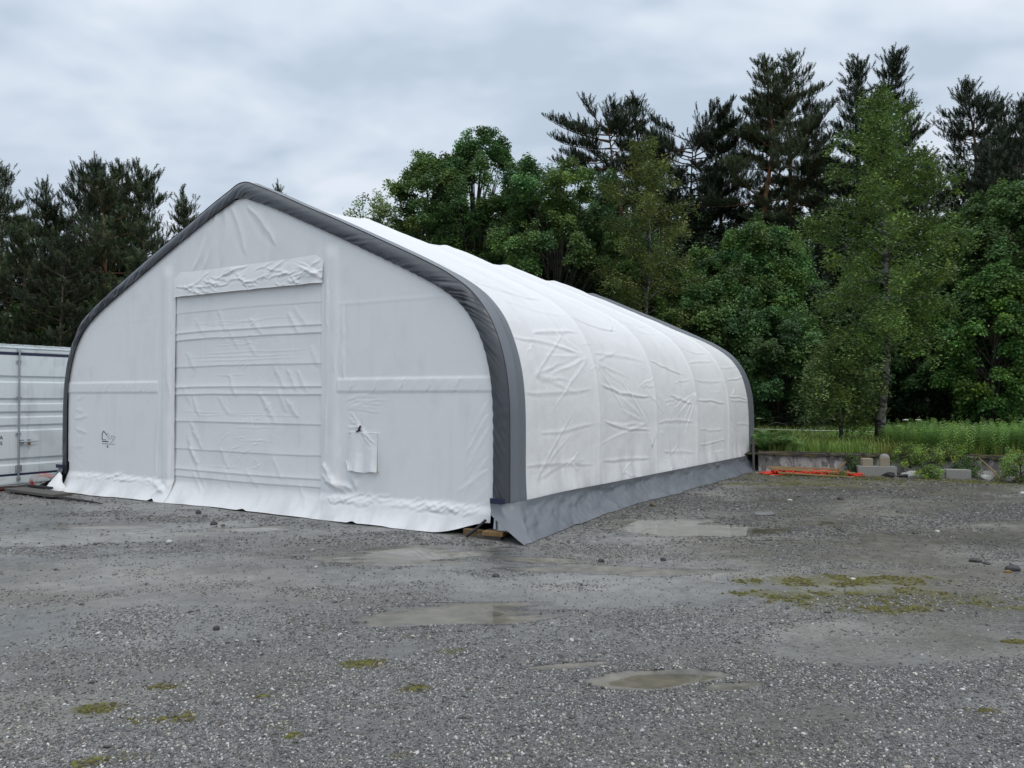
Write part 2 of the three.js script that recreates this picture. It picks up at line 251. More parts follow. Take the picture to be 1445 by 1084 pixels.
const M = {
  white: phys([0.79, 0.795, 0.8], 0.5, { bumpMap: weave, bumpScale: 0.004, map: dirt2, specularIntensity: 0.8 }),
  front: phys([0.83, 0.835, 0.84], 0.48, { bumpMap: weave, bumpScale: 0.002, map: dirt, specularIntensity: 0.8 }),
  grey: phys([0.162, 0.176, 0.198], 0.42, { bumpMap: weave, bumpScale: 0.003, map: dirt }),
  dark: phys([0.066, 0.072, 0.082], 0.3, { bumpMap: weave, bumpScale: 0.003 }),
  black: std([0.012, 0.012, 0.016], 0.6), navy: std([0.02, 0.022, 0.06], 0.6), steel: std([0.42, 0.44, 0.46], 0.38, { metalness: 0.8 }),
};
const metre = (u, v, q) => [-q[2], q[1] + q[0]];
{
  const NR = 380, right = ARC * 0.52, rows = (v) => right * (v < 0.68 ? v / 0.68 * 0.52 : 0.52 + (v - 0.68) / 0.32 * 0.48);
  const g1 = grid(720, NR, (u, v) => hull(Math.max(0.02, rows(v)), lerp(0.4, 12.02, u)), (u, v) => [u * 12, rows(v)]);
  const g2 = grid(120, 60, (u, v) => hull(lerp(right - 0.02, ARC - 0.02, v), lerp(0.4, 12.02, u), -0.002), (u, v) => [u * 12, v * 6 + right]);
  part('roof_cover', mergeGeometries([g1, g2]), M.white, tent);
  part('front_edge_strip', grid(10, 420, (u, v) => { const a = lerp(0.0, ARC, v), s = lerp(0.03, 0.43, u); const p = hull(a, s, 0.006 + 0.004 * (fbm(a * 3, s * 9, 3) - 0.5) - 0.03 * smooth(0.1, 0.0, s) * 0); return p; }, (u, v) => [u * 0.4, v * ARC]), M.grey, tent);
  part('rear_edge_strip', grid(8, 300, (u, v) => hull(lerp(0, ARC, v), lerp(11.98, 12.42, u), 0.007), (u, v) => [u * 0.4, v * ARC]), M.grey, tent);
}
// inner edge of the dark band = the profile moved 0.2 m inwards
const bandIn = (a, d) => { const [x, y, nx, ny] = prof(a); let X = x - nx * d, Y = y - ny * d; if (a < ARC / 2 && X < 0) X = 0; if (a > ARC / 2 && X > 0) X = 0; return [X, Math.min(Y, 4.8 - d * 1.08)]; };
const bandW = (a) => { const k = Math.abs(a - ARC / 2); return 0.2 + 0.03 * smooth(1.2, 0, k); };
{
  const g = grid(16, 1500, (u, v) => {
    const a = lerp(0.0, ARC, v), w = bandW(a), [xo, yo] = prof(a), scal = 0.005 * Math.sin(a * 41 + 3 * noise2(a * 4, 2)) * (noise2(a * 3, 9)), [xi, yi] = bandIn(a, w + scal), bend = smooth(1.5, 2.4, Math.min(a, ARC - a)) * smooth(4.6, 3.2, Math.min(a, ARC - a)) + 0.8 * smooth(1.1, 0.2, Math.abs(a - ARC / 2)) + (a < 2.2 ? 0.35 : 0.3);
    const sh = (t) => 1 - 2 * Math.abs(t - 0.5), pl = sh(noise2(a * 11 + 5 * u, 5)) * 0.028 + sh(noise2(a * 26 + 8 * u, 8)) * 0.014 * (1 - u) + (noise2(a * 5 - 2.5 * u, 3) - 0.5) * 0.02 - 0.02;
    const x = lerp(xi, xo, u), y = lerp(yi, yo, u), round = Math.sin(Math.PI * (0.1 + 0.9 * Math.pow(u, 1.3))) * 0.032;
    return [x, y, 0.012 - 0.05 * u * u + round + pl * bend * (0.55 + 1.1 * smooth(0.3, 0.75, noise2(a * 1.7 + 3, 14))) * (1 - u * 0.7) * smooth(1, 0.85, u) * smooth(-0.05, 0.16, u)];
  }, (u, v) => [u * 0.3, v * ARC]);
  part('dark_edge_band', g, M.dark, tent);
}
// the white front: half width of the wall at a height
const INNER = []; for (let i = 0; i <= 600; i++) INNER.push(bandIn((ARC / 2) * i / 600, bandW((ARC / 2) * i / 600)));
function halfWidth(y) {
  if (y < 0.5) return 4.335; let i = 0; while (i < 599 && INNER[i + 1][1] < y) i++;
  const p = INNER[i], q = INNER[i + 1], t = clamp((y - p[1]) / Math.max(1e-6, q[1] - p[1])); return Math.max(0, Math.min(lerp(p[0], q[0], t) + 0.035, 4.37));
}
const frontCreases = [], DL = -1.49, DR = 1.6, DT = 3.22;
const F = (x0, y0, x1, y1, amp, w, o) => addC(frontCreases, x0, y0, x1, y1, amp, w, o);
for (const [x, y0, y1] of [[-1.56, 2.6, 3.2], [-1.58, 1.6, 2.5], [-1.95, 0.3, 1.7], [-1.62, 0.3, 1.5], [1.72, 2.55, 3.3], [1.95, 1.9, 2.95], [2.02, 1.85, 2.6], [1.85, 1.95, 2.6], [1.68, 0.35, 1.7], [1.9, 0.3, 1.0]])
  F(x, y0, x + (fr() - 0.3) * 0.16, y1, 0.012, 0.022, { bow: 0.03 });
for (let i = 0; i < 5; i++) { const x = lerp(2.1, 4.2, i / 5); F(x, 1.7, x + 0.1, 1.9, 0.008, 0.018, {}); }
for (let i = 0; i < 12; i++) { const x = lerp(-3.9, -1.9, fr()); F(x, 1.7, x + 0.1, 1.9, 0.005, 0.014, {}); }
for (let i = 0; i < 9; i++) { const x = lerp(2.1, 4.25, fr()); F(x, 1.69, x + 0.08, 1.88, 0.004, 0.014, {}); }
for (let i = 0; i < 9; i++) F(-4.25 + fr() * 0.15, 0.3 + i * 0.16, -3.95 + fr() * 0.2, 0.2 + i * 0.17 + 0.2 * (fr() - 0.5), 0.009 * fr(), 0.026, {});
for (let i = 0; i < 8; i++) F(4.3, 0.45 + i * 0.17, 4.05 - fr() * 0.25, 0.2 + i * 0.16 - 0.25 * fr(), 0.007 * fr(), 0.024, {});
for (const [a, l] of [[2.5, 0.3], [2.2, 0.34], [-0.6, 0.42], [-0.85, 0.35], [1.9, 0.2], [3.0, 0.3]]) F(2.29, 1.225, 2.29 + Math.cos(a) * l, 1.225 + Math.sin(a) * l, 0.010, 0.016, { fan: 1 });
for (let i = 0; i < 6; i++) F(2.0, 1.45 + i * 0.03, 2.55 + fr() * 0.3, 1.42 + i * 0.055, 0.004, 0.012, { bow: 0.03 });
for (const [x0, y0, x1, y1] of [[-0.55, 4.45, -0.85, 3.5], [-0.35, 4.5, -0.45, 3.55], [-0.25, 4.5, 0.1, 3.65], [-0.7, 4.25, -1.1, 3.55], [0.1, 4.45, 0.75, 3.75]]) F(x0, y0, x1, y1, 0.014, 0.045, { bow: 0.05 });
for (let i = 0; i < 22; i++) { const x = lerp(-4.1, -1.9, fr()); F(x, 0.24 + fr() * 0.06, x + 0.25 + fr() * 0.35, 0.28 + fr() * 0.1, 0.007, 0.018, { wig: 0.07 }); }
for (let i = 0; i < 26; i++) { const x = lerp(1.7, 4.1, fr()); F(x, 0.22 + fr() * 0.1, x + 0.2 + fr() * 0.4, 0.25 + fr() * 0.13, 0.009, 0.018, { wig: 0.08 }); }
for (const [x0, y0, x1, y1] of [[1.62, 0.75, 1.95, 0.4], [1.6, 0.6, 2.1, 0.34], [1.65, 0.5, 2.2, 0.42], [2.05, 0.8, 2.25, 0.4], [-1.6, 0.15, -2.0, 0.28], [-1.62, 0.22, -1.9, 0.1]]) F(x0, y0, x1, y1, 0.026, 0.036, {});
const frontField = creaseField(frontCreases);
function frontZ(x, y) {
  let z = frontField(x, y) + 0.014 * (fbm(x * 0.7 + 40, y * 0.7, 3) - 0.5) + 0.006 * (fbm(x * 3 + 7, y * 2.2, 3) - 0.5);
  const tubeAt = (c, w) => { const e = (x - c) / w; return Math.exp(-e * e * e * e); };
  z += 0.03 * (tubeAt(-1.68, 0.1) + tubeAt(1.79, 0.12)) * smooth(3.75, 3.5, y) * smooth(0.0, 0.5, y);
  if (Math.abs(x) > 1.9) { z += 0.012 * smooth(1.69, 1.72, y) * smooth(1.9, 1.86, y); z += 0.003 * smooth(2.86, 2.875, y) * smooth(2.93, 2.875, y) * (x > 0 ? 1 : 0.4); }
  const hem = smooth(0.36, 0.24, y); z += hem * 0.035 * (0.6 + fbm(x * 2.2, 3, 3));
  const fl = clamp((0.3 - y) / 0.3); z += fl * fl * (0.12 + 0.1 * fbm(x * 0.9 + 5, 1, 3)) * (1 - 0.6 * smooth(3.6, 4.3, x)) + fl * 0.03 * (fbm(x * 6, y * 5, 3) - 0.5);
  return z - 0.012;
}
const hemY = (x) => 0.006 + 0.012 * noise2(x * 3, 4) + 0.15 * Math.pow(smooth(3.45, 4.34, x), 1.6) + 0.035 * smooth(0.1, 0, Math.abs(x + 1.83)) + 0.02 * smooth(0.12, 0, Math.abs(x - 0.2)) + 0.02 * smooth(0.1, 0, Math.abs(x - 2.3));
{
  const metreF = (u, v, q) => [q[0], q[1]];
  const strip = (nx, ny, xa, xb, y0, y1) => grid(nx, ny, (u, v) => { const yy = lerp(y0, y1, v), x = lerp(xa(yy), xb(yy), u), y = y0 === 0 ? lerp(hemY(x), y1, v) : yy; return [x, y, frontZ(x, y)]; }, metreF);
  const L = strip(190, 210, (y) => -halfWidth(y), () => DL, 0, DT), R = strip(190, 210, () => DR, halfWidth, 0, DT);
  const T = strip(380, 90, (y) => -halfWidth(y), halfWidth, DT - 0.001, 4.585);
  part('front_wall', mergeGeometries([L, R, T]), M.front, tent);
  // roll-up door curtain with level hems
  const dc = []; const keep = frontCreases.length;
  for (let i = 0; i < 34; i++) { const x = lerp(DL, DR, fr()), y = 0.2 + fr() * 2.8, a = -1.2 + fr() * 0.5; addC(dc, x, y, x + Math.cos(a) * 0.4, y + Math.sin(a) * 0.4, 0.005 + 0.004 * fr(), 0.035, {}); }
  for (let i = 0; i < 26; i++) { const x = lerp(-0.3, 0.5, fr()), y = 0.4 + fr() * 2.5, a = fr() * 6.3; addC(dc, x, y, x + Math.cos(a) * 0.25, y + Math.sin(a) * 0.25, 0.0035, 0.011, { wig: 0.06 }); }
  for (let i = 0; i < 18; i++) { const y = 0.5 + fr() * 2.3; addC(dc, lerp(DL, 0, fr()), y, lerp(0, DR, fr()), y + 0.02 * (fr() - 0.5), 0.0025, 0.009, {}); }
  const dcf = creaseField(dc), hems = [[0.40, 1.3], [0.83, 0.9], [1.25, 1], [1.66, 1.5], [2.09, 0.9], [2.51, 1.4], [2.93, 0.6]];
  const doorZ = (x, y) => {
    let z = -0.03 + dcf(x, y) + 0.02 * (fbm(x * 0.8 + 2, y * 0.9 + 7, 3) - 0.5) + 0.004 * (fbm(x * 5, y * 5 + 8, 3) - 0.5);
    for (const [h0, k] of hems) { const h = h0 + 0.012 * Math.sin((x - DL) * 1.0) * (h0 < 1 ? -1 : 1) + 0.012 * (noise2(x * 1.2, h0 * 9) - 0.5), e = y - h; if (e > -0.05 && e < 0.4) z += k * (0.0095 * smooth(-0.004, 0.006, e) * Math.exp(-Math.max(0, e) / 0.085) + (k > 1.2 ? 0.008 * smooth(0.1, 0.12, e) * Math.exp(-Math.max(0, e - 0.12) / 0.05) : 0)); }
    const fl = clamp((0.34 - y) / 0.34); z += fl * fl * 0.16 + fl * 0.05 * fbm(x * 2, 6, 3); return lerp(z, frontZ(x, y) - 0.006, smooth(0.34, 0.12, y) * smooth(0.5, 0.02, Math.min(x - DL, DR - x)));
  };
  part('door_curtain', grid(230, 300, (u, v) => { const x = lerp(DL - 0.03, DR + 0.03, u), y = lerp(hemY(x), DT + 0.05, v); return [x, y, doorZ(x, y) - 0.004 * smooth(0.02, 0, Math.min(x - DL, DR - x))]; }, (u, v, q) => [q[0], q[1]]), M.front, tent);
  // wrinkled cover flap above the door
  const hc = []; for (let i = 0; i < 30; i++) { const x = lerp(DL, DR, fr()), y = DT + 0.04 + fr() * 0.26, a = (fr() < 0.7 ? -0.45 : 0.3) + (fr() - 0.5) * 0.5, l = 0.2 + fr() * 0.45; addC(hc, x, y, x + Math.cos(a) * l, y + Math.sin(a) * l, 0.006 + 0.007 * fr(), 0.013 + 0.01 * fr(), { wig: 0.05 }); }
  for (let i = 0; i < 6; i++) addC(hc, lerp(DL, DR, i / 6), DT + 0.05 + fr() * 0.08, lerp(DL, DR, (i + 1.2) / 6), DT + 0.05 + fr() * 0.14, 0.008, 0.015, { wig: 0.06 });
  for (let i = 0; i < 7; i++) addC(hc, DR - 0.02, DT + 0.1, DR - 0.5 - fr() * 0.3, DT + 0.1 + (i - 1) * 0.05, 0.009, 0.018, { fan: 1 });
  const hf = creaseField(hc);
  part('header_flap', grid(260, 40, (u, v) => { const x = lerp(DL - 0.02, DR + 0.03, u), y = lerp(DT - 0.03 + 0.008 * noise2(x * 5, 2), DT + 0.36 + 0.02 * (noise2(x * 2, 9) - 0.5), v); return [x, y, lerp(0.034, frontZ(x, y) + 0.004, Math.pow(v, 0.7)) + 0.014 * Math.sin(Math.PI * v) + hf(x, y) * smooth(1, 0.9, v) * smooth(0, 0.06, v) - 0.02 * smooth(0.06, 0, Math.min(u, 1 - u))]; }, (u, v, q) => [q[0], q[1]]), M.front, tent);
  // ventilation flap, its toggle and the printed mark
  const vf = part('vent_flap', grid(40, 44, (u, v) => { const x = lerp(2.1, 2.6, u), y = lerp(0.66, 1.17, v), w = 1 - v; let z = frontZ(x, y) + 0.01 + 0.012 * smooth(0.05, 0.1, u) + 0.02 * w * w; z += 0.035 * w * w * (Math.exp(-Math.pow((u - 0.3) / 0.12, 2)) + 1.1 * Math.exp(-Math.pow((u - 0.85) / 0.13, 2))) - 0.02 * w * w * Math.exp(-Math.pow((u - 0.52) / 0.1, 2)) + 0.006 * (fbm(u * 5, v * 6, 3) - 0.5); return [x + 0.012 * w, y + 0.012 * Math.sin(u * 9) * w * w, z]; }, (u, v, q) => [q[0], q[1]]), M.front, tent);
  part('vent_frame', mergeGeometries([box(0.5, 0.012, 0.014, 2.35, 1.17, frontZ(2.35, 1.17) + 0.006), box(0.012, 0.5, 0.016, 2.602, 0.92, frontZ(2.6, 0.9) + 0.01)]), M.front, tent);
  const kx = 2.29, kz = frontZ(kx, 1.225);
  part('toggle', mergeGeometries([tube([V(kx + 0.012, 1.26, kz + 0.01), V(kx + 0.01, 1.225, kz + 0.03), V(kx - 0.005, 1.19, kz + 0.03)], [0.011, 0.014, 0.008], 8), tube([V(kx + 0.01, 1.205, kz + 0.02), V(kx - 0.04, 1.18, kz + 0.03)], [0.013, 0.009], 8)]), M.black, tent);
  const cv = document.createElement('canvas'); cv.width = 512; cv.height = 512; const c = cv.getContext('2d'); c.clearRect(0, 0, 512, 512); c.lineCap = 'round'; c.lineJoin = 'round';
  const ink = (a) => (c.strokeStyle = c.fillStyle = `rgba(38,44,52,${a})`);
  ink(0.9); c.lineWidth = 22; c.beginPath(); c.moveTo(60, 285); c.lineTo(60, 140); c.lineTo(105, 60); c.lineTo(195, 150); c.stroke();
  c.lineWidth = 13; c.beginPath(); c.moveTo(66, 292); c.lineTo(180, 292); c.stroke(); ink(1); c.lineWidth = 26; c.beginPath(); c.moveTo(66, 335); c.lineTo(245, 338); c.stroke();
  ink(0.6); c.save(); c.translate(195, 235); c.rotate(0.1); c.lineWidth = 15; c.beginPath(); c.moveTo(0, -60); c.lineTo(45, -130); c.moveTo(25, -10); c.lineTo(85, -70); c.moveTo(70, 30); c.quadraticCurveTo(95, -20, 120, 20); c.stroke(); c.lineWidth = 13; c.beginPath(); c.moveTo(150, -75); c.lineTo(165, 0); c.quadraticCurveTo(190, 40, 195, -10); c.moveTo(160, -70); c.lineTo(265, -60); c.quadraticCurveTo(230, 60, 140, 110); c.stroke(); c.restore();
  ink(0.62); for (let i = 0; i < 26; i++) c.fillRect(52 + i * 15.5, 388 + (i % 3) * 2, 11, 18 + ((i * 7) % 5) * 2);
  ink(0.85); c.beginPath(); c.moveTo(238, 500); c.lineTo(238, 440); c.lineTo(205, 482); c.lineTo(250, 482); c.lineWidth = 14; c.stroke();
  const ct = new THREE.CanvasTexture(cv); ct.colorSpace = THREE.SRGBColorSpace;
  const lx0 = UC - 7.79, lx1 = UC - 7.33, ly0 = 0.78, ly1 = 1.1;
  part('printed_logo', grid(24, 16, (u, v) => { const x = lerp(lx0, lx1, u), y = lerp(ly0, ly1, v); return [x, y, frontZ(x, y) + 0.003]; }), std([1, 1, 1], 0.55, { map: ct, transparent: true }), tent);
}
// grey foot skirts on both long sides, wrapped round the front corners
function skirt(sign) {
  const N = 330, g = grid(N, 26, (u, v) => {
    const w = lerp(-0.32, 12.75, Math.pow(u, 1.15)); let tx, ts, bx, bs;
    if (w < 0) { const k = -w / 0.32; tx = 4.59 - 0.23 * k; ts = 0.05 - 0.135 * smooth(0, 0.4, k); bx = 4.98 - 0.02 * k; bs = -0.1 - 0.24 * k; }
    else { tx = 4.585 + 0.02 * smooth(0, 0.6, w); ts = Math.min(w + 0.05, 12.4 + Math.max(0, w - 12.4) * 0.3); const k = smooth(0, 1.4, w); bx = lerp(4.98, 4.84, k) + 0.07 * (fbm(w * 0.6, 5, 3) - 0.5) + 0.2 * smooth(11.9, 12.7, w); bs = lerp(-0.1, w, smooth(0, 0.8, w)); }
    const q = 1 - v, yt = 0.40 + tilt(Math.max(0, ts)), bow = Math.sin(Math.PI * q), folds = 0.05 * (fbm(w * 2.2 + q * 1.2, q * 2.2, 3) - 0.5) + 0.035 * (noise2(w * 3.1 - q * 2.6, q * 1.5 + 7) - 0.5) + 0.012 * (noise2(w * 13, q * 5) - 0.5);
    const pinch = Math.exp(-Math.pow((w - 0.12 + q * 0.15) / 0.1, 2)) * 0.05 * bow;
    const ke = w < 0 ? -w / 0.32 : 0; let X = lerp(tx, bx, Math.pow(q, 1.5 + 1.3 * ke)) + folds * smooth(0, 0.35, q) * 1.7 - 0.05 * bow * smooth(0.4, 1.5, w) + pinch, s = lerp(ts, bs, Math.pow(q, 1.2 + 0.9 * ke));
    const W = tentWorld(sign * X, 0, s), gy = groundY(W[0], W[2]) + 0.008;
    const y = w < 0 ? lerp(yt, gy, q * (1 - 0.25 * (-w / 0.32) * Math.sin(Math.PI * q))) : lerp(yt, gy, q) + 0.03 * bow * (fbm(w * 1.5, 8, 2) - 0.5);
    return [sign * X, Math.max(y, gy), -s];
  }, (u, v) => [u * 13, v * 0.5]);
  return g;
}
part('side_skirt', skirt(1), M.grey, tent); part('side_skirt', skirt(-1), M.grey, tent);
// rear wall, corner straps, base beams, frame feet, white corner flap
{
  const back = grid(40, 40, (u, v) => { const a = v * ARC / 2, p = prof(a); return [lerp(-p[0], p[0], u), p[1] + tilt(12.3), -12.3]; }); part('rear_wall', back, M.white, tent);
  part('rear_hem', box(9.1, 0.5, 0.02, 0, 0.05, -12.28), M.white, tent);
  for (const s of [1, -1]) {
    part('corner_strap', box(0.2, 0.06, 0.012, s * 4.46, 0.43, 0.088, 0.003), M.navy, tent);
    part('frame_leg', tube([V(s * 4.42, 0.06, -0.2), V(s * 4.42, 2.0, -0.2)], [0.04, 0.04], 10), M.steel, tent);
    part('base_plate', mergeGeometries([box(0.26, 0.014, 0.22, s * 4.42, 0.075, -0.06), tube([V(s * 4.4, 0.09, 0.03), V(s * 4.36, 0.42, -0.06)], [0.03, 0.022], 8)]), M.steel, tent);
  }
  part('tie_strap', tube([V(4.3, 0.2, 0.08), V(4.22, 0.1, 0.17), V(4.14, 0.02, 0.26)], [0.016, 0.018, 0.018], 6), M.black, tent);
  part('corner_flap', grid(26, 16, (u, v) => { const a = lerp(0, Math.PI, u), r = 0.24; return [-4.36 - Math.cos(a) * r * (0.35 + 0.65 * (1 - v)), 0.02 + 0.3 * Math.pow(v, 0.8) * (0.5 + 0.5 * Math.sin(a)) + 0.02 * fbm(u * 6, v * 6, 2), 0.14 + Math.sin(a) * 0.22 * (1 - v) + 0.02 * (fbm(u * 8, v * 4, 2) - 0.5)]; }), M.front, tent);
  part('white_lining', grid(10, 10, (u, v) => [lerp(4.38, 4.56, u), lerp(0.06, 0.34, v), -0.02 + 0.05 * (1 - v)]), M.front, tent);
}

// ------------------------------------------------------------------ shipping container beside the tent
{
  const con = thing('shipping_container', 'white shipping container with ribbed doors and a lock rod, left of the tent', 'container', [-9.45, 0.0, -14.2], Math.PI / 3);
  const grime = texture(512, 512, (u, v) => { const e = Math.min(smooth(0, 0.1, u), smooth(0, 0.1, 1 - u)), n = fbm(u * 14, v * 9, 5), st = fbm(u * 60, v * 3, 3), ru = smooth(0.82, 0.88, fbm(u * 24 + 9, v * 16, 4)) * e, k = 1 - e * (0.12 * smooth(0.5, 0.75, n) + 0.14 * smooth(0.55, 0.75, st) * (0.4 + 0.6 * (1 - v))) - 0.2 * smooth(0.12, 0.02, v); return [k * (1 - 0.35 * ru), k * (1 - 0.6 * ru), k * (1 - 0.75 * ru)]; }); grime.repeat.set(1 / 2.7, 1 / 2.6);
  const paint = phys([0.68, 0.74, 0.75], 0.42, { bumpMap: weave, bumpScale: 0.001, map: grime }), T0 = -1.3, T1 = 1.4, H = 2.56;
  const seam = -0.05, prof2 = [[0.2, 0], [0.35, 0], [0.385, -0.035], [0.455, -0.035], [0.49, 0], [0.99, 0], [1.02, -0.035], [1.08, -0.035], [1.115, 0], [1.24, 0], [1.27, -0.035], [1.33, -0.035], [1.365, 0], [1.49, 0], [1.52, -0.035], [1.58, -0.035], [1.615, 0], [1.9, 0], [1.93, -0.035], [2.0, -0.035], [2.035, 0], [2.42, 0]];
  const panel = (x0, x1) => { const P = [], ix = []; prof2.forEach(([y, z], i) => { P.push(x0, y, z, x1, y, z); if (i) { const a = (i - 1) * 2; ix.push(a, a + 1, a + 3, a, a + 3, a + 2); } }); const g = new THREE.BufferGeometry(); g.setAttribute('position', new THREE.Float32BufferAttribute(P, 3)); g.setIndex(ix); const n = g.toNonIndexed(); n.computeVertexNormals(); const uv = []; const q = n.attributes.position; for (let i = 0; i < q.count; i++) uv.push(q.getX(i), q.getY(i)); n.setAttribute('uv', new THREE.Float32BufferAttribute(uv, 2)); return n; };
  for (const [a, b] of [[T0 + 0.1, seam - 0.012], [seam + 0.012, T1 - 0.1]]) {
    const d = part('door', panel(a, b), paint, con);
    part('gasket', box(b - a, 0.05, 0.02, (a + b) / 2, 2.443, -0.006, 0), M.navy, d); part('gasket', box(b - a, 0.045, 0.02, (a + b) / 2, 0.178, -0.006, 0), M.navy, d);
  }
  part('door_seam', box(0.024, 2.22, 0.02, seam, 1.31, -0.02, 0), M.navy, con);
  part('top_rail', box(2.7, 0.13, 0.12, 0.05, 2.535, -0.055, 0.008), paint, con); part('drip_strip', box(2.68, 0.014, 0.03, 0.05, 2.555, 0.012, 0.004), paint, con);
  part('sill', box(2.7, 0.155, 0.14, 0.05, 0.08, -0.05, 0.008), paint, con);
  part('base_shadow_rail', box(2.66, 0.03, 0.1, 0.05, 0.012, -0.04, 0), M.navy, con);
  for (const x of [T0 + 0.05, T1 - 0.05]) part('corner_post', box(0.1, 2.4, 0.12, x, 1.32, -0.055, 0.008), paint, con);
  // roof and long sides, ribbed
  const rp = []; const ribs = (n, fn) => { const P = [], ix = []; for (let i = 0; i <= n * 4; i++) { const k = [0, 1, 1, 0][i % 4], t = (Math.floor(i / 4) + [0, 0.15, 0.5, 0.65][i % 4]) / n; for (const q of fn(Math.min(t, 1), k)) P.push(...q); if (i) { const a = (i - 1) * 2; ix.push(a, a + 1, a + 3, a, a + 3, a + 2); } } const g = new THREE.BufferGeometry(); g.setAttribute('position', new THREE.Float32BufferAttribute(P, 3)); g.setIndex(ix); const m = g.toNonIndexed(); m.computeVertexNormals(); m.setAttribute('uv', new THREE.Float32BufferAttribute(new Float32Array(m.attributes.position.count * 2), 2)); return m; };
  part('roof', ribs(12, (t, k) => [[lerp(T0, T1, t), 2.602 + 0.022 * k, 0.012], [lerp(T0, T1, t), 2.602 + 0.022 * k, -6.05]]), paint, con); part('roof_lip', box(2.68, 0.02, 0.05, 0.05, 2.611, -0.02, 0), paint, con);
  for (const x of [T0, T1]) part('side_wall', ribs(22, (t, k) => [[x + (x > 0 ? -1 : 1) * 0.036 * k, 0.14, lerp(-0.1, -6.0, t)], [x + (x > 0 ? -1 : 1) * 0.036 * k, 2.56, lerp(-0.1, -6.0, t)]]), paint, con);
  part('rear_panel', box(2.7, 2.5, 0.05, 0.05, 1.3, -6.03), paint, con);
  for (const x of [0.317, -0.42, -0.95]) {
    const rod = part('lock_rod', tube([V(x, 0.1, 0.045), V(x, 2.5, 0.045)], [0.017, 0.017], 10), M.steel, con);
    for (const y of [2.3, 1.62, 0.94]) part('rod_guide', mergeGeometries([box(0.07, 0.05, 0.02, x, y, 0.03, 0.004), tube([V(x - 0.05, y, 0.03), V(x + 0.05, y, 0.03)], [0.01, 0.01], 6)]), M.steel, rod);
    part('cam_box', box(0.09, 0.12, 0.06, x, 0.3, 0.05), M.steel, rod); part('cam_keeper', box(0.06, 0.06, 0.05, x, 0.1, 0.04), M.steel, rod); part('cam_keeper', box(0.06, 0.06, 0.05, x, 2.5, 0.03), M.steel, rod);
  }
  const h = part('lock_handle', mergeGeometries([tube([V(0.33, 0.79, 0.06), V(0.5, 0.79, 0.06), V(0.68, 0.795, 0.055)], [0.013, 0.015, 0.009], 8), box(0.07, 0.08, 0.03, 0.38, 0.79, 0.03), box(0.05, 0.07, 0.04, 0.5, 0.8, 0.045)]), M.steel, con);
  part('handle_catch', box(0.03, 0.07, 0.03, 0.5, 0.755, 0.06), std([0.22, 0.1, 0.04], 0.8), h);
  const cv = document.createElement('canvas'); cv.width = 64; cv.height = 128; const c = cv.getContext('2d'); c.fillStyle = 'rgba(40,46,60,0.9)'; c.font = 'bold 52px sans-serif'; c.textAlign = 'center'; c.fillText('A', 32, 52); c.fillText('S', 32, 112);
  const ct = new THREE.CanvasTexture(cv); ct.colorSpace = THREE.SRGBColorSpace;
  const g = new THREE.PlaneGeometry(0.11, 0.22); g.translate(0.03, 0.83, 0.004); part('door_lettering', g, std([1, 1, 1], 0.6, { map: ct, transparent: true }), con);
}

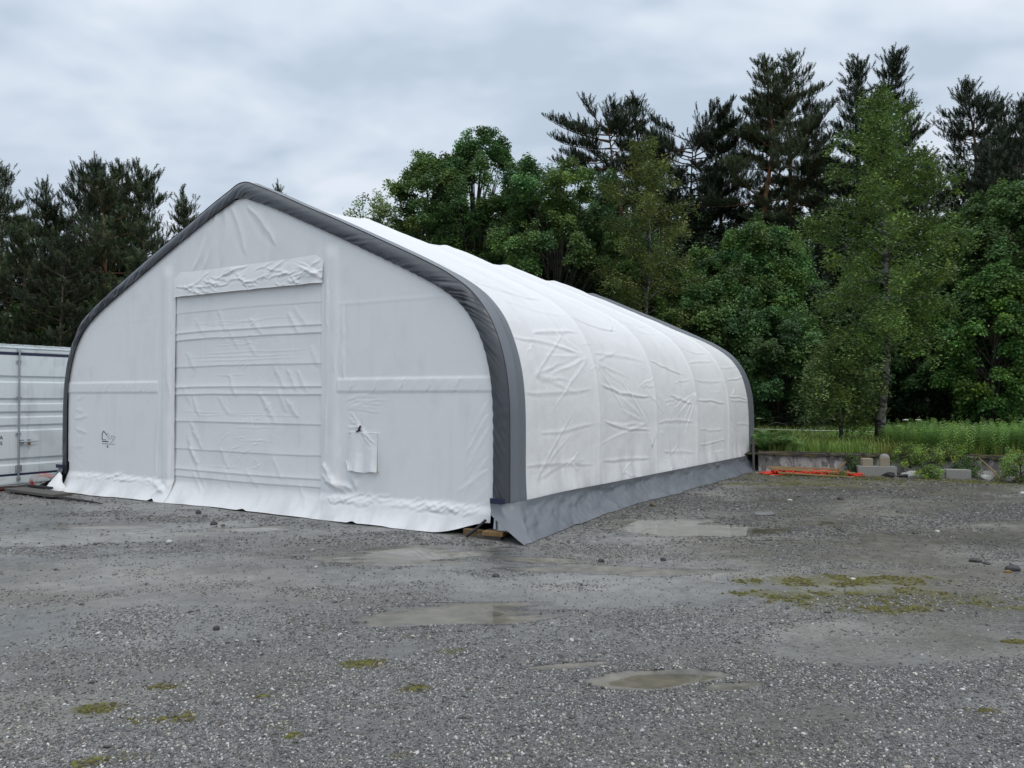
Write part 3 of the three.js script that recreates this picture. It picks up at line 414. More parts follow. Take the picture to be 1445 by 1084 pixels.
// ------------------------------------------------------------------ small things on the yard
const wood = (() => { const t = texture(256, 512, (u, v) => { const n = fbm(u * 26 + fbm(u * 3, v * 2, 3) * 3, v * 2.5, 4), k = 0.65 + (n - 0.5) * 0.9; return [0.34 * k, 0.2 * k, 0.075 * k]; }, true); t.repeat.set(1, 1); return t; })();
const woodM = std([1, 1, 1], 0.7, { map: wood }), oldWood = std([0.09, 0.08, 0.07], 0.6, { bumpMap: wood, bumpScale: 0.01 }), lath = std([0.30, 0.2, 0.095], 0.8, { map: null }), orange = phys([0.7, 0.05, 0.012], 0.6), rope = std([0.03, 0.028, 0.027], 0.8);
const onTent = (X, s, dy = 0) => { const w = tentWorld(X, 0, s); w[1] = groundY(w[0], w[2]) + dy; return w; };
{
  const a = thing('timber_block', 'short yellow brown timber block under the right front corner of the tent', 'timber', onTent(4.42, -0.16), TENT_TURN + 0.12);
  part('block_body', box(0.26, 0.05, 0.12, 0.04, 0.07, 0, 0.004), woodM, a); part('block_foot', box(0.3, 0.045, 0.09, -0.02, 0.022, -0.02, 0.004), oldWood, a);
  const a2 = thing('timber_block', 'dull timber offcut lying left of the yellow block under the tent corner', 'timber', onTent(4.1, -0.08), TENT_TURN - 0.1);
  part('block_body', box(0.24, 0.075, 0.1, 0.03, 0.04, 0, 0.004), std([0.15, 0.1, 0.045], 0.8, { bumpMap: wood, bumpScale: 0.008 }), a2);
  const o = onTent(-4.15, -0.62);
  const p = thing('dark_plank', 'wet dark plank lying flat before the left front corner of the tent', 'plank', o, TENT_TURN - 0.04);
  part('plank_body', box(1.55, 0.045, 0.3, 0, 0.055, 0, 0.004), oldWood, p); part('batten', box(0.08, 0.03, 0.28, 0.5, 0.017, 0), oldWood, p); part('batten', box(0.08, 0.03, 0.28, -0.5, 0.017, 0), oldWood, p);
  const b = onTent(-4.35, -0.36, 0.1);
  const bar = thing('dark_batten', 'thin black batten resting on the white flap beside the dark plank', 'batten', b, TENT_TURN - 0.02); part('batten_body', box(0.72, 0.035, 0.05, -0.2, 0.0, 0), std([0.02, 0.02, 0.024], 0.6), bar);
  const st = onTent(-4.95, -0.1);
  const s1 = thing('ratchet_strap', 'orange ratchet strap coiled on the ground between container and tent', 'strap', st, 0.4);
  const band = (pts, w) => grid(60, 1, (u, v) => { const c = new THREE.CatmullRomCurve3(pts).getPoint(u); return [c.x, c.y + (v - 0.5) * w * 0.35, c.z + (v - 0.5) * w]; });
  part('strap_loop', mergeGeometries([0, 1, 2].map((k) => grid(36, 1, (u, v) => { const an = u * Math.PI * 2, r = 0.12 + k * 0.018; return [Math.cos(an) * r * 1.3, 0.14 + Math.sin(an) * r * 0.75 + k * 0.012, (v - 0.5) * 0.09 + 0.05 * Math.sin(an + k)]; }))), orange, s1);
  part('strap_tail', mergeGeometries([band([V(0, 0.06, 0), V(-0.3, 0.03, 0.05), V(-0.6, 0.05, 0.0), V(-0.95, 0.02, 0.08)], 0.1), band([V(0.05, 0.04, 0.06), V(-0.25, 0.02, 0.16), V(-0.5, 0.03, 0.12), V(-0.75, 0.02, 0.1)], 0.1)]), orange, s1);
  part('ratchet', mergeGeometries([box(0.16, 0.05, 0.06, 0.02, 0.04, 0.05), box(0.1, 0.03, 0.05, -0.05, 0.08, 0.05)]), M.steel, s1);
  const rr = rng(31);
  const ro = thing('rope', 'loose black rope tangled on the gravel by the container sill', 'rope', onTent(-5.2, -0.35), 0.2);
  for (let k = 0; k < 5; k++) { const pts = []; for (let i = 0; i < 9; i++) pts.push(V(-1.2 + i * 0.26 + (rr() - 0.5) * 0.2, 0.025 + rr() * 0.03, (rr() - 0.5) * 0.5 + 0.1 * k - 0.2)); const c = new THREE.CatmullRomCurve3(pts).getPoints(50); part('rope_turn', tube(c, c.map(() => 0.013), 6), rope, ro); }
  const ds = onTent(-3.2, -0.72); const twig = thing('stick', 'thin dark stick lying beyond the end of the dark plank', 'stick', ds, TENT_TURN);
  part('stick_body', tube([V(-0.2, 0.03, 0), V(0.2, 0.035, 0.04), V(0.7, 0.02, 0.0), V(1.1, 0.02, 0.05)], [0.02, 0.022, 0.016, 0.008], 6), rope, twig);
}
// larger loose stones
const rockGeo = (seed, d = 1, amp = 0.3) => { const r = rng(seed), g = new THREE.IcosahedronGeometry(1, d).toNonIndexed(), p = g.attributes.position, o = [r() * 20, r() * 20]; for (let i = 0; i < p.count; i++) { const x = p.getX(i), y = p.getY(i), z = p.getZ(i), k = 1 + amp * 2 * (fbm(x * 1.3 + o[0] + z * 0.7, y * 1.3 + o[1] - z, 2) - 0.5); p.setXYZ(i, x * k, y * k, z * k); } g.computeVertexNormals(); return g; };
{
  const darkR = std([0.035, 0.035, 0.036], 0.55), paleR = std([0.5, 0.49, 0.46], 0.6), greyR = std([0.16, 0.16, 0.155], 0.5), brownR = std([0.11, 0.09, 0.06], 0.7);
  const G = [1, 2, 3, 4].map((s) => rockGeo(s * 13));
  const ground = (px, py) => { let d = 8; for (let i = 0; i < 30; i++) { const x = atX(px, d), y = groundY(x, -d); d = ((1.65 - y) * FL) / (py - HZ); } return [atX(px, d), groundY(atX(px, d), -d), -d]; };
  const list = [[700, 813, 0.035, darkR, 'black stone on the gravel before the right tent corner'], [307, 887, 0.03, darkR, 'small black stone alone on gravel in the left foreground'], [240, 765, 0.035, paleR, 'pale round stone on dark gravel left of centre'], [281, 724, 0.05, darkR, 'dark stone close to the white hem left of the door'], [303, 740, 0.05, darkR, 'dark stone beside the small puddle below the door'], [316, 742, 0.03, brownR, 'brown pebble in the small puddle below the door'],
    [1078, 725, 0.16, greyR, 'flat grey slab of stone on the gravel beyond the large puddle', 0.12], [1375, 792, 0.065, darkR, 'dark clod, left one of the group at the right edge', 0.4], [1390, 795, 0.045, darkR, 'small dark clod between its two larger neighbours at right', 0.4], [1428, 804, 0.07, darkR, 'dark clod nearest the right edge of the photo', 0.5], [1432, 796, 0.075, greyR, 'flat grey stone behind the dark clod at the right edge', 0.25], [1420, 807, 0.035, std([0.2, 0.13, 0.04], 0.8), 'ochre clod left of the dark clod at the right edge', 0.5],
    [1321, 750, 0.035, paleR, 'white stone alone on the open gravel at right', 0.5], [1202, 817, 0.03, paleR, 'white stone in the yellow moss patch', 0.4], [1185, 705, 0.06, darkR, 'black stone on the gravel in front of the concrete blocks'], [848, 792, 0.035, darkR, 'dark cube shaped stone right of the grey skirt'], [935, 790, 0.035, darkR, 'dark stone right of the cube shaped stone'], [1443, 697, 0.08, paleR, 'white stone at the right edge before the shrub', 0.4], [921, 714, 0.06, brownR, 'brown stone tucked under the hem of the grey skirt'], [447, 800, 0.02, paleR, 'small pale stone left of the shallow puddle'], [1113, 706, 0.05, paleR, 'pale pebble on moss right of the tent rear corner', 0.4]];
  list.forEach(([px, py, r, m, label, flat], i) => { const p = ground(px, py), t = thing('loose_stone', label, 'stone', [p[0], p[1] + r * (flat ?? 0.6) * 0.4, p[2]], i * 1.7); const s = part('stone_body', G[i % 4], m, t); s.scale.set(r, r * (flat ?? 0.7), r * 0.8); });
}
// crushed stone scattered over the yard, denser near
{
  const g = new THREE.Group(); g.name = 'loose_gravel'; g.userData.kind = 'stuff'; scene.add(g);
  const r = rng(901), lists = [[], [], [], []], q = new THREE.Quaternion(), e = new THREE.Euler(), put = (n, d0, d1, s0, s1) => {
    for (let i = 0; i < n; i++) {
      const d = Math.sqrt(lerp(d0 * d0, d1 * d1, r())), x = (r() * 2 - 1) * 0.74 * d, z = -d, [u, s] = tentUS(x, z);
      const rnd = r(), m0 = fbm(x * 1.4 + 30, z * 2.4, 4), track = smooth(0.46, 0.62, fbm(x * 0.5 - z * 0.12 + 9, z * 1.1 + x * 0.25, 3)), dens = clamp(0.38 + (m0 - 0.5) * 2.4 - track * 0.75 + smooth(6.2, 3.2, d) * 0.6 + smooth(1.5, 6, x + (d - 7) * 0.55) * 0.45);
      const size = lerp(s0, s1, Math.pow(r(), 3.2)) * (r() < 0.012 ? 2 : 1), a = r() * 6.3, b = r() * 6.3, cc = r() * 6.3, tone = r(), sx = 0.8 + r() * 0.7, hue = r();
      if (rnd > dens + 0.05 || (u > -0.5 && u < 9.4 && s > -0.25)) continue;
      let wet = 0; for (let k = 0; k < PUDDLES.length; k++) wet = Math.max(wet, pud(k, x, z)); if (wet > 0.25) continue;
      const y = groundY(x, z); e.set(a, b, cc); q.setFromEuler(e);
      const m = new THREE.Matrix4().makeScale(1, 0.62, 1).multiply(new THREE.Matrix4().makeRotationFromQuaternion(q)).multiply(new THREE.Matrix4().makeScale(size * sx, size, size * 0.75)); m.setPosition(x, y + size * 0.18, z);
      const pale = lerp(0.86, 0.955, smooth(4, 8, d)); let v = tone < 0.6 ? 0.05 + 0.15 * tone : tone < pale ? 0.14 + 0.5 * (tone - 0.6) : 0.26 + 2.4 * (tone - pale); if (hue < 0.2) v *= 0.7; v *= lerp(1, 0.72, smooth(1.5, 6, x + (d - 7) * 0.55) * smooth(4.5, 7, d));
      lists[i & 3].push({ m, c: hue > 0.75 ? [v * 1.08, v * 0.98, v * 0.82] : [v * 1.01, v, v * 0.98] });
    }
  };
  put(215000, 2.7, 5, 0.0025, 0.009); put(210000, 5, 8.5, 0.0035, 0.011); put(130000, 8.5, 14, 0.006, 0.018); put(60000, 14, 20, 0.009, 0.026);
  const mat = std([1, 1, 1], 0.42);
  lists.forEach((l, i) => { const s = rockGeo(200 + i, 0, 0.45); instanced('gravel_stones', s, mat, l, g); });
}

// cushions of moss standing up between the stones
{
  const r = rng(417), list = [], g = rockGeo(300, 1, 0.25);
  for (const q of MOSS) { const n = Math.min(1500, Math.round(q[2] * q[3] * 9000)); for (let i = 0; i < n; i++) { const a = r() * 6.3, k = Math.sqrt(-Math.log(1 - r() * 0.9)) * 0.75, x = q[0] + Math.cos(a) * k * q[2], z = q[1] + Math.sin(a) * k * q[3], n1 = fbm(x * 7 + 4, z * 7, 4), R = (0.004 + 0.009 * r()) * (q[2] > 0.3 ? 1.1 : 1); if (n1 < (q[2] > 0.3 ? 0.56 : 0.46) || z < wallZ(Math.max(x, 5)) + 0.1) continue; const v = 0.6 + 0.7 * r(), m = new THREE.Matrix4().makeRotationY(r() * 6.3).scale(V(R * 1.4, R * 0.8, R)); m.setPosition(x, groundY(x, z) + R * 0.15, z); list.push({ m, c: r() < 0.4 ? [0.095 * v, 0.08 * v, 0.032 * v] : [0.12 * v, 0.12 * v, 0.026 * v] }); } }
  tag(instanced('moss', g, std([1, 1, 1], 0.95), list, scene), 'yellow green moss in small cushions between the stones', 'moss');
}

// ------------------------------------------------------------------ concrete retaining wall with its blocks and rubble
const wallDir = Math.atan2(-(WR[1] - WL[1]), WR[0] - WL[0]), wallLen = Math.hypot(WR[0] - WL[0], WR[1] - WL[1]);
const onWall = (t, front = 0, dy = 0) => { const c = Math.cos(wallDir), s = Math.sin(wallDir), x = WL[0] + t * c + front * s, z = WL[1] - t * s + front * c; return [x, groundY(x, z) + dy, z]; };
const wallT = (px) => { let t = 1; const k = (px - CX) / FL; const c = Math.cos(wallDir), s = Math.sin(wallDir); return (-k * WL[1] - WL[0]) / (c - k * s); };   // metres along the wall at a picture column
{
  const conc = texture(2048, 256, (u, v) => {
    const x = u * 11, y = v * 0.62, board = Math.floor(x / 0.16), seam = Math.abs(x / 0.16 - board - 0.5) > 0.47 ? 0.8 : 1, tone = 0.92 + 0.16 * RAND[(board * 37) & 511], st = fbm(x * 7, y * 1.1 + 4, 4), bl = fbm(x * 16, y * 11, 3), dark = smooth(0.48, 0.62, fbm(x * 9 + 30, y * 5, 4)) * 0.6, top = smooth(0.36, 0.6, y + (st - 0.5) * 0.3) * 0.62;
    let k = 0.4 * tone * (0.2 + 1.6 * st) * seam * (1 - dark) * (1 - top); if (bl > 0.66) k *= 0.6; const gr = smooth(0.5, 0.7, fbm(x * 1.2 + 8, y * 2, 3)) * 0.45;
    return [k * (1.03 - 0.25 * gr), k * (0.98 + 0.02 * gr), k * (0.93 - 0.45 * gr)];
  }, true); conc.repeat.set(1 / 11, 1 / 0.62);
  const w = thing('retaining_wall', 'low weathered concrete retaining wall with board marks and a mossy top', 'wall', [WL[0], 0, WL[1]], wallDir);
  const topY = 0.3, cm = std([1, 1, 1], 0.85, { map: conc, bumpMap: conc, bumpScale: 0.02 });
  const face = (u, v) => { const t = u * wallLen, b = Math.floor(t / 0.16), f = t / 0.16 - b; return [t, lerp(-0.4, topY + 0.008 * (noise2(t * 2, 3) - 0.5), v), 0.006 * (RAND[(b * 37) & 511] - 0.5) - (f > 0.96 || f < 0.04 ? 0.002 : 0) + 0.01 * (fbm(t * 2, v * 2, 3) - 0.5)]; };
  part('wall_face', mergeGeometries([grid(700, 12, face, (u, v) => [u * wallLen, v * 0.62]), grid(60, 2, (u, v) => [u * wallLen, topY - 0.002, -v * 0.22], (u, v) => [u * wallLen, 0.6]), grid(1, 6, (u, v) => [0, lerp(-0.4, topY, v), -u * 0.22], (u, v) => [u * 0.2, v * 0.6])]), cm, w);
  const mossT = texture(512, 64, (u, v) => { const n = fbm(u * 70, v * 6, 4), k = 0.4 + n * 1.1; return n > 0.5 ? [0.06 * k, 0.052 * k, 0.018 * k] : [0.03 * k, 0.024 * k, 0.014 * k]; }, true);
  part('moss_cap', grid(500, 10, (u, v) => { const t = u * wallLen, n = fbm(t * 3.5, v * 2, 4), k = Math.sin(Math.PI * clamp(v, 0.0, 1)); return [t, topY - 0.07 * (v < 0.25 ? (0.25 - v) * 4 * (0.5 + n) : 0) + k * (0.015 + 0.05 * Math.max(0, n - 0.35)), 0.025 * (v < 0.3 ? 1 : 0.6) + 0.012 - v * 0.27]; }), std([1, 1, 1], 1, { map: mossT }), w, 'stuff');
  const pt = onWall(-0.12, 0.08); const post = thing('wooden_post', 'thin dark post at the left end of the concrete wall', 'post', pt); part('post_body', box(0.05, 0.78, 0.05, 0, 0.39, 0, 0.006), oldWood, post);
  const cb = std([0.27, 0.265, 0.25], 0.85, { map: dirt, bumpMap: weave, bumpScale: 0.01 }), tan = std([0.3, 0.26, 0.19], 0.9, { bumpMap: weave, bumpScale: 0.01 });
  const block = (px0, px1, w2, h, d, front, y, label, m, turn = 0) => { const t = (wallT(px0) + wallT(px1)) / 2, p = onWall(t, front, y), b = thing('concrete_block', label, 'block', p, wallDir + turn); part('block_body', box(w2, h, d, 0, h / 2 - 0.01, 0, 0.012), m, b); return b; };
  block(1205, 1254, 0.8, 0.25, 0.3, 0.5, 0, 'long pale concrete block carrying two small blocks before the wall', cb);
  block(1209, 1224, 0.22, 0.18, 0.2, 0.5, 0.24, 'small tan block, left on top of the long pale block', tan, 0.1);
  const kb = block(1235, 1247, 0.2, 0.22, 0.2, 0.5, 0.24, 'small tan block with a grey rounded top beside the left one', tan, -0.1);
  part('round_top', (() => { const g = new THREE.SphereGeometry(0.1, 18, 8, 0, Math.PI * 2, 0, Math.PI / 2); g.scale(1, 0.75, 0.95); g.translate(0, 0.205, 0); return g; })(), cb, kb);
  block(1298, 1322, 0.42, 0.21, 0.25, 0.55, 0, 'weed covered left half of the long low kerb block', cb, 0.03);
  block(1324, 1353, 0.5, 0.22, 0.26, 0.58, 0, 'clean right concrete kerb block with a straight end before the shrubs', cb, -0.02);
  const pieces = [[1268, 0.1, 'pale'], [1276, 0.14, 'white'], [1284, 0.11, 'grey'], [1259, 0.08, 'dark'], [1290, 0.07, 'small'], [1246, 0.1, 'black'], [1381, 0.1, 'pale flat'], [1411, 0.09, 'white flat'], [1417, 0.07, 'reddish']];
  const where = ['left of the largest white lump', 'largest lump of the heap between the blocks', 'right of the largest white lump', 'at the left end of the heap', 'at the right end of the heap', 'curved at the foot of the long block', 'before the bare stretch of wall', 'beside the shrub at the right edge', 'close to the shrub at the right edge'];
  pieces.forEach(([px, r, k], i) => { const p = onWall(wallT(px), 0.5 + (i % 3) * 0.08), t = thing('rubble_piece', `${k} piece of rubble ${where[i]}`, 'rubble', [p[0], p[1] + r * 0.4, p[2]], i); const m = part('rubble_body', rockGeo(70 + i, 1, 0.4), /white|pale/.test(k) ? std([0.42, 0.42, 0.4], 0.8) : k === 'reddish' ? std([0.3, 0.16, 0.12], 0.8) : /black|dark/.test(k) ? std([0.02, 0.02, 0.02], 0.8) : std([0.24, 0.23, 0.21], 0.8), t); m.scale.set(r * 1.2, r * 0.75, r); });
  const br = onWall(wallT(1250), 0.62); const bn = thing('dead_branch', 'black crooked branch lying at the foot of the long concrete block', 'branch', br, wallDir); part('branch_body', tube([V(-0.25, 0.03, 0), V(-0.1, 0.09, 0.02), V(0.08, 0.03, 0), V(0.35, 0.06, 0.03), V(0.6, 0.17, -0.02), V(0.8, 0.3, -0.06)], [0.03, 0.035, 0.03, 0.03, 0.022, 0.01], 7), rope, bn);
  const b2 = onWall(wallT(1392), 0.4); const bn2 = thing('dead_branch', 'bare grey stick leaning on the wall left of the right shrub', 'branch', b2, wallDir); part('branch_body', tube([V(0.12, 0, 0.05), V(-0.02, 0.2, 0), V(-0.22, 0.46, -0.25)], [0.022, 0.018, 0.01], 6), lath, bn2);
  // orange snow poles and laths in a heap
  const t0 = wallT(1078), t1 = wallT(1196), heap = onWall((t0 + t1) / 2, 0.75), L = t1 - t0;
  const net = thing('barrier_netting', 'heap of bright orange plastic barrier netting at the foot of the wall', 'netting', heap, wallDir), r2 = rng(8), strands = [];
  for (let k = 0; k < 150; k++) { const x = (r2() - 0.5) * L * 0.96, z = (r2() - 0.5) * 0.45, l = 0.15 + r2() * 0.5, hh = 0.015 + 0.085 * r2() * (1 - Math.abs(x / L) * 0.9) * (x > -L * 0.2 ? 1.25 : 0.7), a = (r2() - 0.5) * 0.5; strands.push(tube([V(x - l / 2, hh, z - a * l), V(x, hh + 0.04 * (r2() - 0.3), z), V(x + l / 2, hh + 0.02 * (r2() - 0.5), z + a * l)], [0.011, 0.013, 0.011], 4)); }
  for (let k = 0; k < 130; k++) { const x = (r2() - 0.5) * L * 0.9, z = (r2() - 0.5) * 0.4, hh = 0.01 + 0.06 * r2(); strands.push(tube([V(x, hh, z), V(x + (r2() - 0.5) * 0.08, hh + 0.06, z + 0.03), V(x + (r2() - 0.5) * 0.14, hh + 0.03, z + 0.1)], [0.01, 0.012, 0.01], 4)); }
  part('net_strands', mergeGeometries(strands), std([0.72, 0.045, 0.012], 0.5), net, 'stuff');
  [[-0.12, 0.17, 0.0, 0.02, 1.5], [0.05, 0.12, 0.18, -0.03, 1.75], [0.1, 0.05, 0.33, -0.04, 1.6], [-0.45, 0.15, 0.1, 0.05, 1.0], [-0.2, 0.1, -0.1, 0.02, 1.2]].forEach(([x, y, z, tl, l], i) => {
    const c = Math.cos(wallDir), s = Math.sin(wallDir), p = [heap[0] + x * c + z * s, heap[1] + y, heap[2] - x * s + z * c];
    const la = thing('wooden_lath', ['topmost lath of the orange heap, the farthest back', 'middle lath lying across the orange netting', 'lowest lath in front of the orange netting', 'short lath at the left end of the orange heap', 'lath at the back of the orange heap, half hidden'][i], 'lath', p, wallDir + tl); const b = part('lath_body', box(l, 0.035, 0.045, 0, 0, 0, 0.004), lath, la); b.rotation.z = -0.012 * (i + 1);
  });
  const lp = onWall(wallT(1180), 0.8, 0.2), ll = thing('wooden_lath', 'short lath sticking up at the right end of the orange heap', 'lath', lp, wallDir); part('lath_body', box(0.3, 0.03, 0.04, 0, 0.05, 0, 0.004), lath, ll).rotation.z = 0.75;
}

// ------------------------------------------------------------------ foliage
const Y = V(0, 1, 0), leafM = (c, tr = 0.35, ro = 0.55) => phys(c, ro, { transmission: tr, thickness: 0, specularIntensity: 0.6 });
function leafClump(seed, n, R, L, W, flat = 0.55) {                       // small folded leaves spread through a ball
  const r = rng(seed), P = [], q = new THREE.Quaternion(), e = new THREE.Euler();
  for (let i = 0; i < n; i++) {
    const d = V(r() * 2 - 1, r() * 2 - 1, r() * 2 - 1).normalize().multiplyScalar(R * Math.pow(r(), 0.45)); d.y *= 0.75;
    e.set((r() - 0.42) * 1.5, r() * 6.3, (r() - 0.5) * 1.5, 'YXZ'); q.setFromEuler(e);
    const s = 0.7 + r() * 0.6, a = V(0, 0, 0), b = V(W * s / 2, W * s * 0.18, L * s * 0.45), c = V(0, -L * s * 0.08, L * s), f = V(-W * s / 2, W * s * 0.18, L * s * 0.45);
    for (const v of [a, b, c, a, c, f]) { const w = v.clone().applyQuaternion(q).add(d); P.push(w.x, w.y, w.z); }
  }
  const g = new THREE.BufferGeometry(); g.setAttribute('position', new THREE.Float32BufferAttribute(P, 3)); g.computeVertexNormals(); return g;
}
function needleShoot(seed, n, len, wid, up) {                             // bottlebrush of needles along +Y, one unit long
  const r = rng(seed), P = [];
  for (let i = 0; i < n; i++) { const y = Math.pow(r(), 0.8), a = r() * 6.3, o = V(Math.cos(a), up + r() * 0.5, Math.sin(a)).normalize(), sd = V(-Math.sin(a), 0.3 * (r() - 0.5), Math.cos(a)).multiplyScalar(wid / 2), l = len * (0.7 + 0.5 * r()), b = V(0, y * 0.95, 0), t = b.clone().addScaledVector(o, l); for (const v of [b.clone().sub(sd), b.clone().add(sd), t]) P.push(v.x, v.y, v.z); }
  const g = new THREE.BufferGeometry(); g.setAttribute('position', new THREE.Float32BufferAttribute(P, 3)); g.computeVertexNormals(); return g;
}
const CL = { broad: leafClump(11, 30, 0.3, 0.118, 0.08), birch: leafClump(12, 22, 0.24, 0.075, 0.058, 0.3), shrub: leafClump(13, 20, 0.16, 0.06, 0.04), fine: needleShoot(14, 64, 0.3, 0.05, 0.55) };
const LM = { broad: leafM([1, 1, 1], 0.42), pine: leafM([1, 1, 1], 0.12, 0.6), birch: leafM([1, 1, 1], 0.35) };
const bark = (c1, c2, seed, sx = 6, sy = 2) => texture(128, 256, (u, v) => { const n = fbm(u * sx + seed, v * sy * 8, 4), k = smooth(0.35, 0.65, n); return [lerp(c1[0], c2[0], k), lerp(c1[1], c2[1], k), lerp(c1[2], c2[2], k)]; }, true);
const BK = { pine: std([1, 1, 1], 0.95, { map: bark([0.06, 0.045, 0.035], [0.14, 0.1, 0.075], 3, 8, 1) }), red: std([1, 1, 1], 0.95, { map: bark([0.1, 0.055, 0.03], [0.26, 0.13, 0.065], 5, 8, 1) }), grey: std([1, 1, 1], 0.95, { map: bark([0.03, 0.027, 0.022], [0.07, 0.062, 0.05], 9) }), birch: std([1, 1, 1], 0.9, { map: (() => { const t = bark([0.025, 0.022, 0.02], [0.17, 0.165, 0.155], 21, 3, 2); t.repeat.set(1, 0.8); return t; })() }) };
for (const b of ['pine', 'red', 'grey']) BK[b].map.repeat.set(1, 0.5);
const dummy = new THREE.Object3D();
function mat4(p, dir, roll, s, sy = s) { dummy.position.copy(p); dummy.quaternion.setFromUnitVectors(Y, dir); dummy.rotateY(roll); dummy.scale.set(s, sy, s); dummy.updateMatrix(); return dummy.matrix.clone(); }
const jitterCol = (c, r, a = 0.25) => { const k = 1 + (r() - 0.5) * 2.6 * a, w = 1 + (r() - 0.5) * 0.25; return [c[0] * k * w, c[1] * k, c[2] * k / w]; };

// conifer with whorls of limbs
function pine(label, group, o) {
  const r = rng(o.seed), H = o.h, t = thing('pine_tree', label, 'pine tree', [o.x, o.y, o.z], 0, group), lean = o.lean ?? 0, bend = o.bend ?? 0;
  const at = (f) => V(lean * f * H + bend * Math.sin(f * Math.PI * 1.15) * H + 0.06 * (noise2(f * 4, o.seed) - 0.5) * H * 0.5, f * H, (noise2(f * 3, o.seed + 9) - 0.5) * 0.05 * H);
  const tp = []; for (let i = 0; i <= 14; i++) tp.push(at(i / 14));
  const R0 = o.trunk ?? H * 0.013, geos = [tube(tp, tp.map((_, i) => R0 * (1 - 0.93 * i / 14) + 0.008), 8)], shoots = [], cs = o.start ?? 0.35, ts = o.tuft ?? 0.27;
  const shoot = (p, d, k = 1) => shoots.push({ m: mat4(p, d, r() * 6, ts * k * (0.75 + 0.5 * r())), c: jitterCol(o.c, r, 0.35) });
  let f = cs;
  while (f < 0.975) {
    const q = (f - cs) / (1 - cs), shape = o.shape === 'flat' ? Math.sqrt(Math.max(0.03, 1 - Math.pow(Math.abs(q - 0.6) / 0.6, 2.4))) : (Math.pow(1 - q, 0.85) * Math.min(1, 0.5 + q * 2.2)) * (0.75 + 0.5 * noise2(f * H * 0.55, o.seed)) + 0.085;
    const nb = 5 + Math.floor(r() * 3), az0 = r() * 6.3;
    for (let b = 0; b < nb; b++) {
      if (r() < (o.gap ?? 0.18) + (o.low ?? 0.25) * (1 - q) * (1 - q)) continue;
      const az = az0 + (b / nb) * 6.283 + (r() - 0.5) * 0.8, L = o.r * shape * (0.62 + 0.48 * r()) * (o.bias ? 1 + o.bias * Math.cos(az) : 1), el = lerp(o.el0 ?? -0.05, o.el1 ?? 0.6, Math.pow(q, 1.6)) + (r() - 0.5) * 0.4, base = at(f + (r() - 0.5) * 0.02);
      if (L < 0.15) continue;
      const hd = V(Math.cos(az), 0, Math.sin(az)), pts = []; for (let i = 0; i <= 4; i++) { const k = i / 4; pts.push(base.clone().addScaledVector(hd, L * k * Math.cos(el)).add(V((r() - 0.5) * 0.16 * L * k, L * (k * Math.sin(el) + 0.24 * k * k - 0.12 * k), (r() - 0.5) * 0.16 * L * k))); }
      const br = 0.01 + 0.011 * L; geos.push(tube(pts, pts.map((_, i) => br * (1 - i / 4.6)), 5));
      const cv = new THREE.CatmullRomCurve3(pts), n = Math.max(2, Math.round(L / (ts * 0.62))), k0 = L < 0.8 ? 0.1 : o.shape === 'flat' ? 0.42 : 0.3;
      for (let i = 0; i <= n; i++) {
        const k = lerp(k0, 1, i / n), p = cv.getPoint(k), tg = cv.getTangent(k);
        if (i === n) { shoot(p, tg.clone().add(V(0, 0.5, 0)).normalize(), 1.15); continue; }
        for (const sd of [-1, 1]) {                                       // a flat spray of upturned shoots on each side
          const sl = Math.min(1.0, (0.14 + 0.34 * L * (1.1 - k)) * (0.35 + 1.0 * r())), dir = tg.clone().applyAxisAngle(Y, sd * (0.65 + 0.5 * r())).add(V(0, 0.15 + 0.2 * r(), 0)).normalize(), m = Math.max(1, Math.round(sl / (ts * 0.5)));
          for (let j = 0; j < m; j++) { const w = p.clone().addScaledVector(dir, j * ts * 0.5).add(V((r() - 0.5) * 0.12, 0.035 * j * j * ts + (r() - 0.5) * 0.1, (r() - 0.5) * 0.12)); shoot(w, dir.clone().multiplyScalar(0.75).add(V((r() - 0.5) * 0.9, 0.35 + 0.75 * r() + 0.4 * q, (r() - 0.5) * 0.9)).normalize()); if (j && r() < 0.75) shoot(w.add(V((r() - 0.5) * 0.15, 0.05, (r() - 0.5) * 0.15)), V((r() - 0.5) * 1.4, 0.6 + r(), (r() - 0.5) * 1.4).add(dir).normalize(), 0.85); }
        }
      }
    }
    f += (o.gapY ?? 0.5) * (0.75 + 0.5 * r()) * lerp(1, 0.5, q) / H;
  }
  for (let i = 0; i < 9; i++) shoot(at(0.95 + i * 0.006), V((r() - 0.5) * 0.9, 1, (r() - 0.5) * 0.9).normalize(), 1.1);
  for (let i = 0; i < (o.snags ?? 10); i++) { const g = cs * (0.4 + 0.6 * r()), az = r() * 6.3, L = 0.4 + r() * 1.2, b = at(g); geos.push(tube([b, b.clone().add(V(Math.cos(az) * L * 0.5, -0.05, Math.sin(az) * L * 0.5)), b.clone().add(V(Math.cos(az) * L, -0.02 + 0.2 * (r() - 0.5), Math.sin(az) * L))], [0.025, 0.018, 0.008], 4)); }
  part('trunk', mergeGeometries(geos), o.red ? BK.red : BK.pine, t);
  instanced('crown', CL.fine, LM.pine, shoots, t); return t;
}
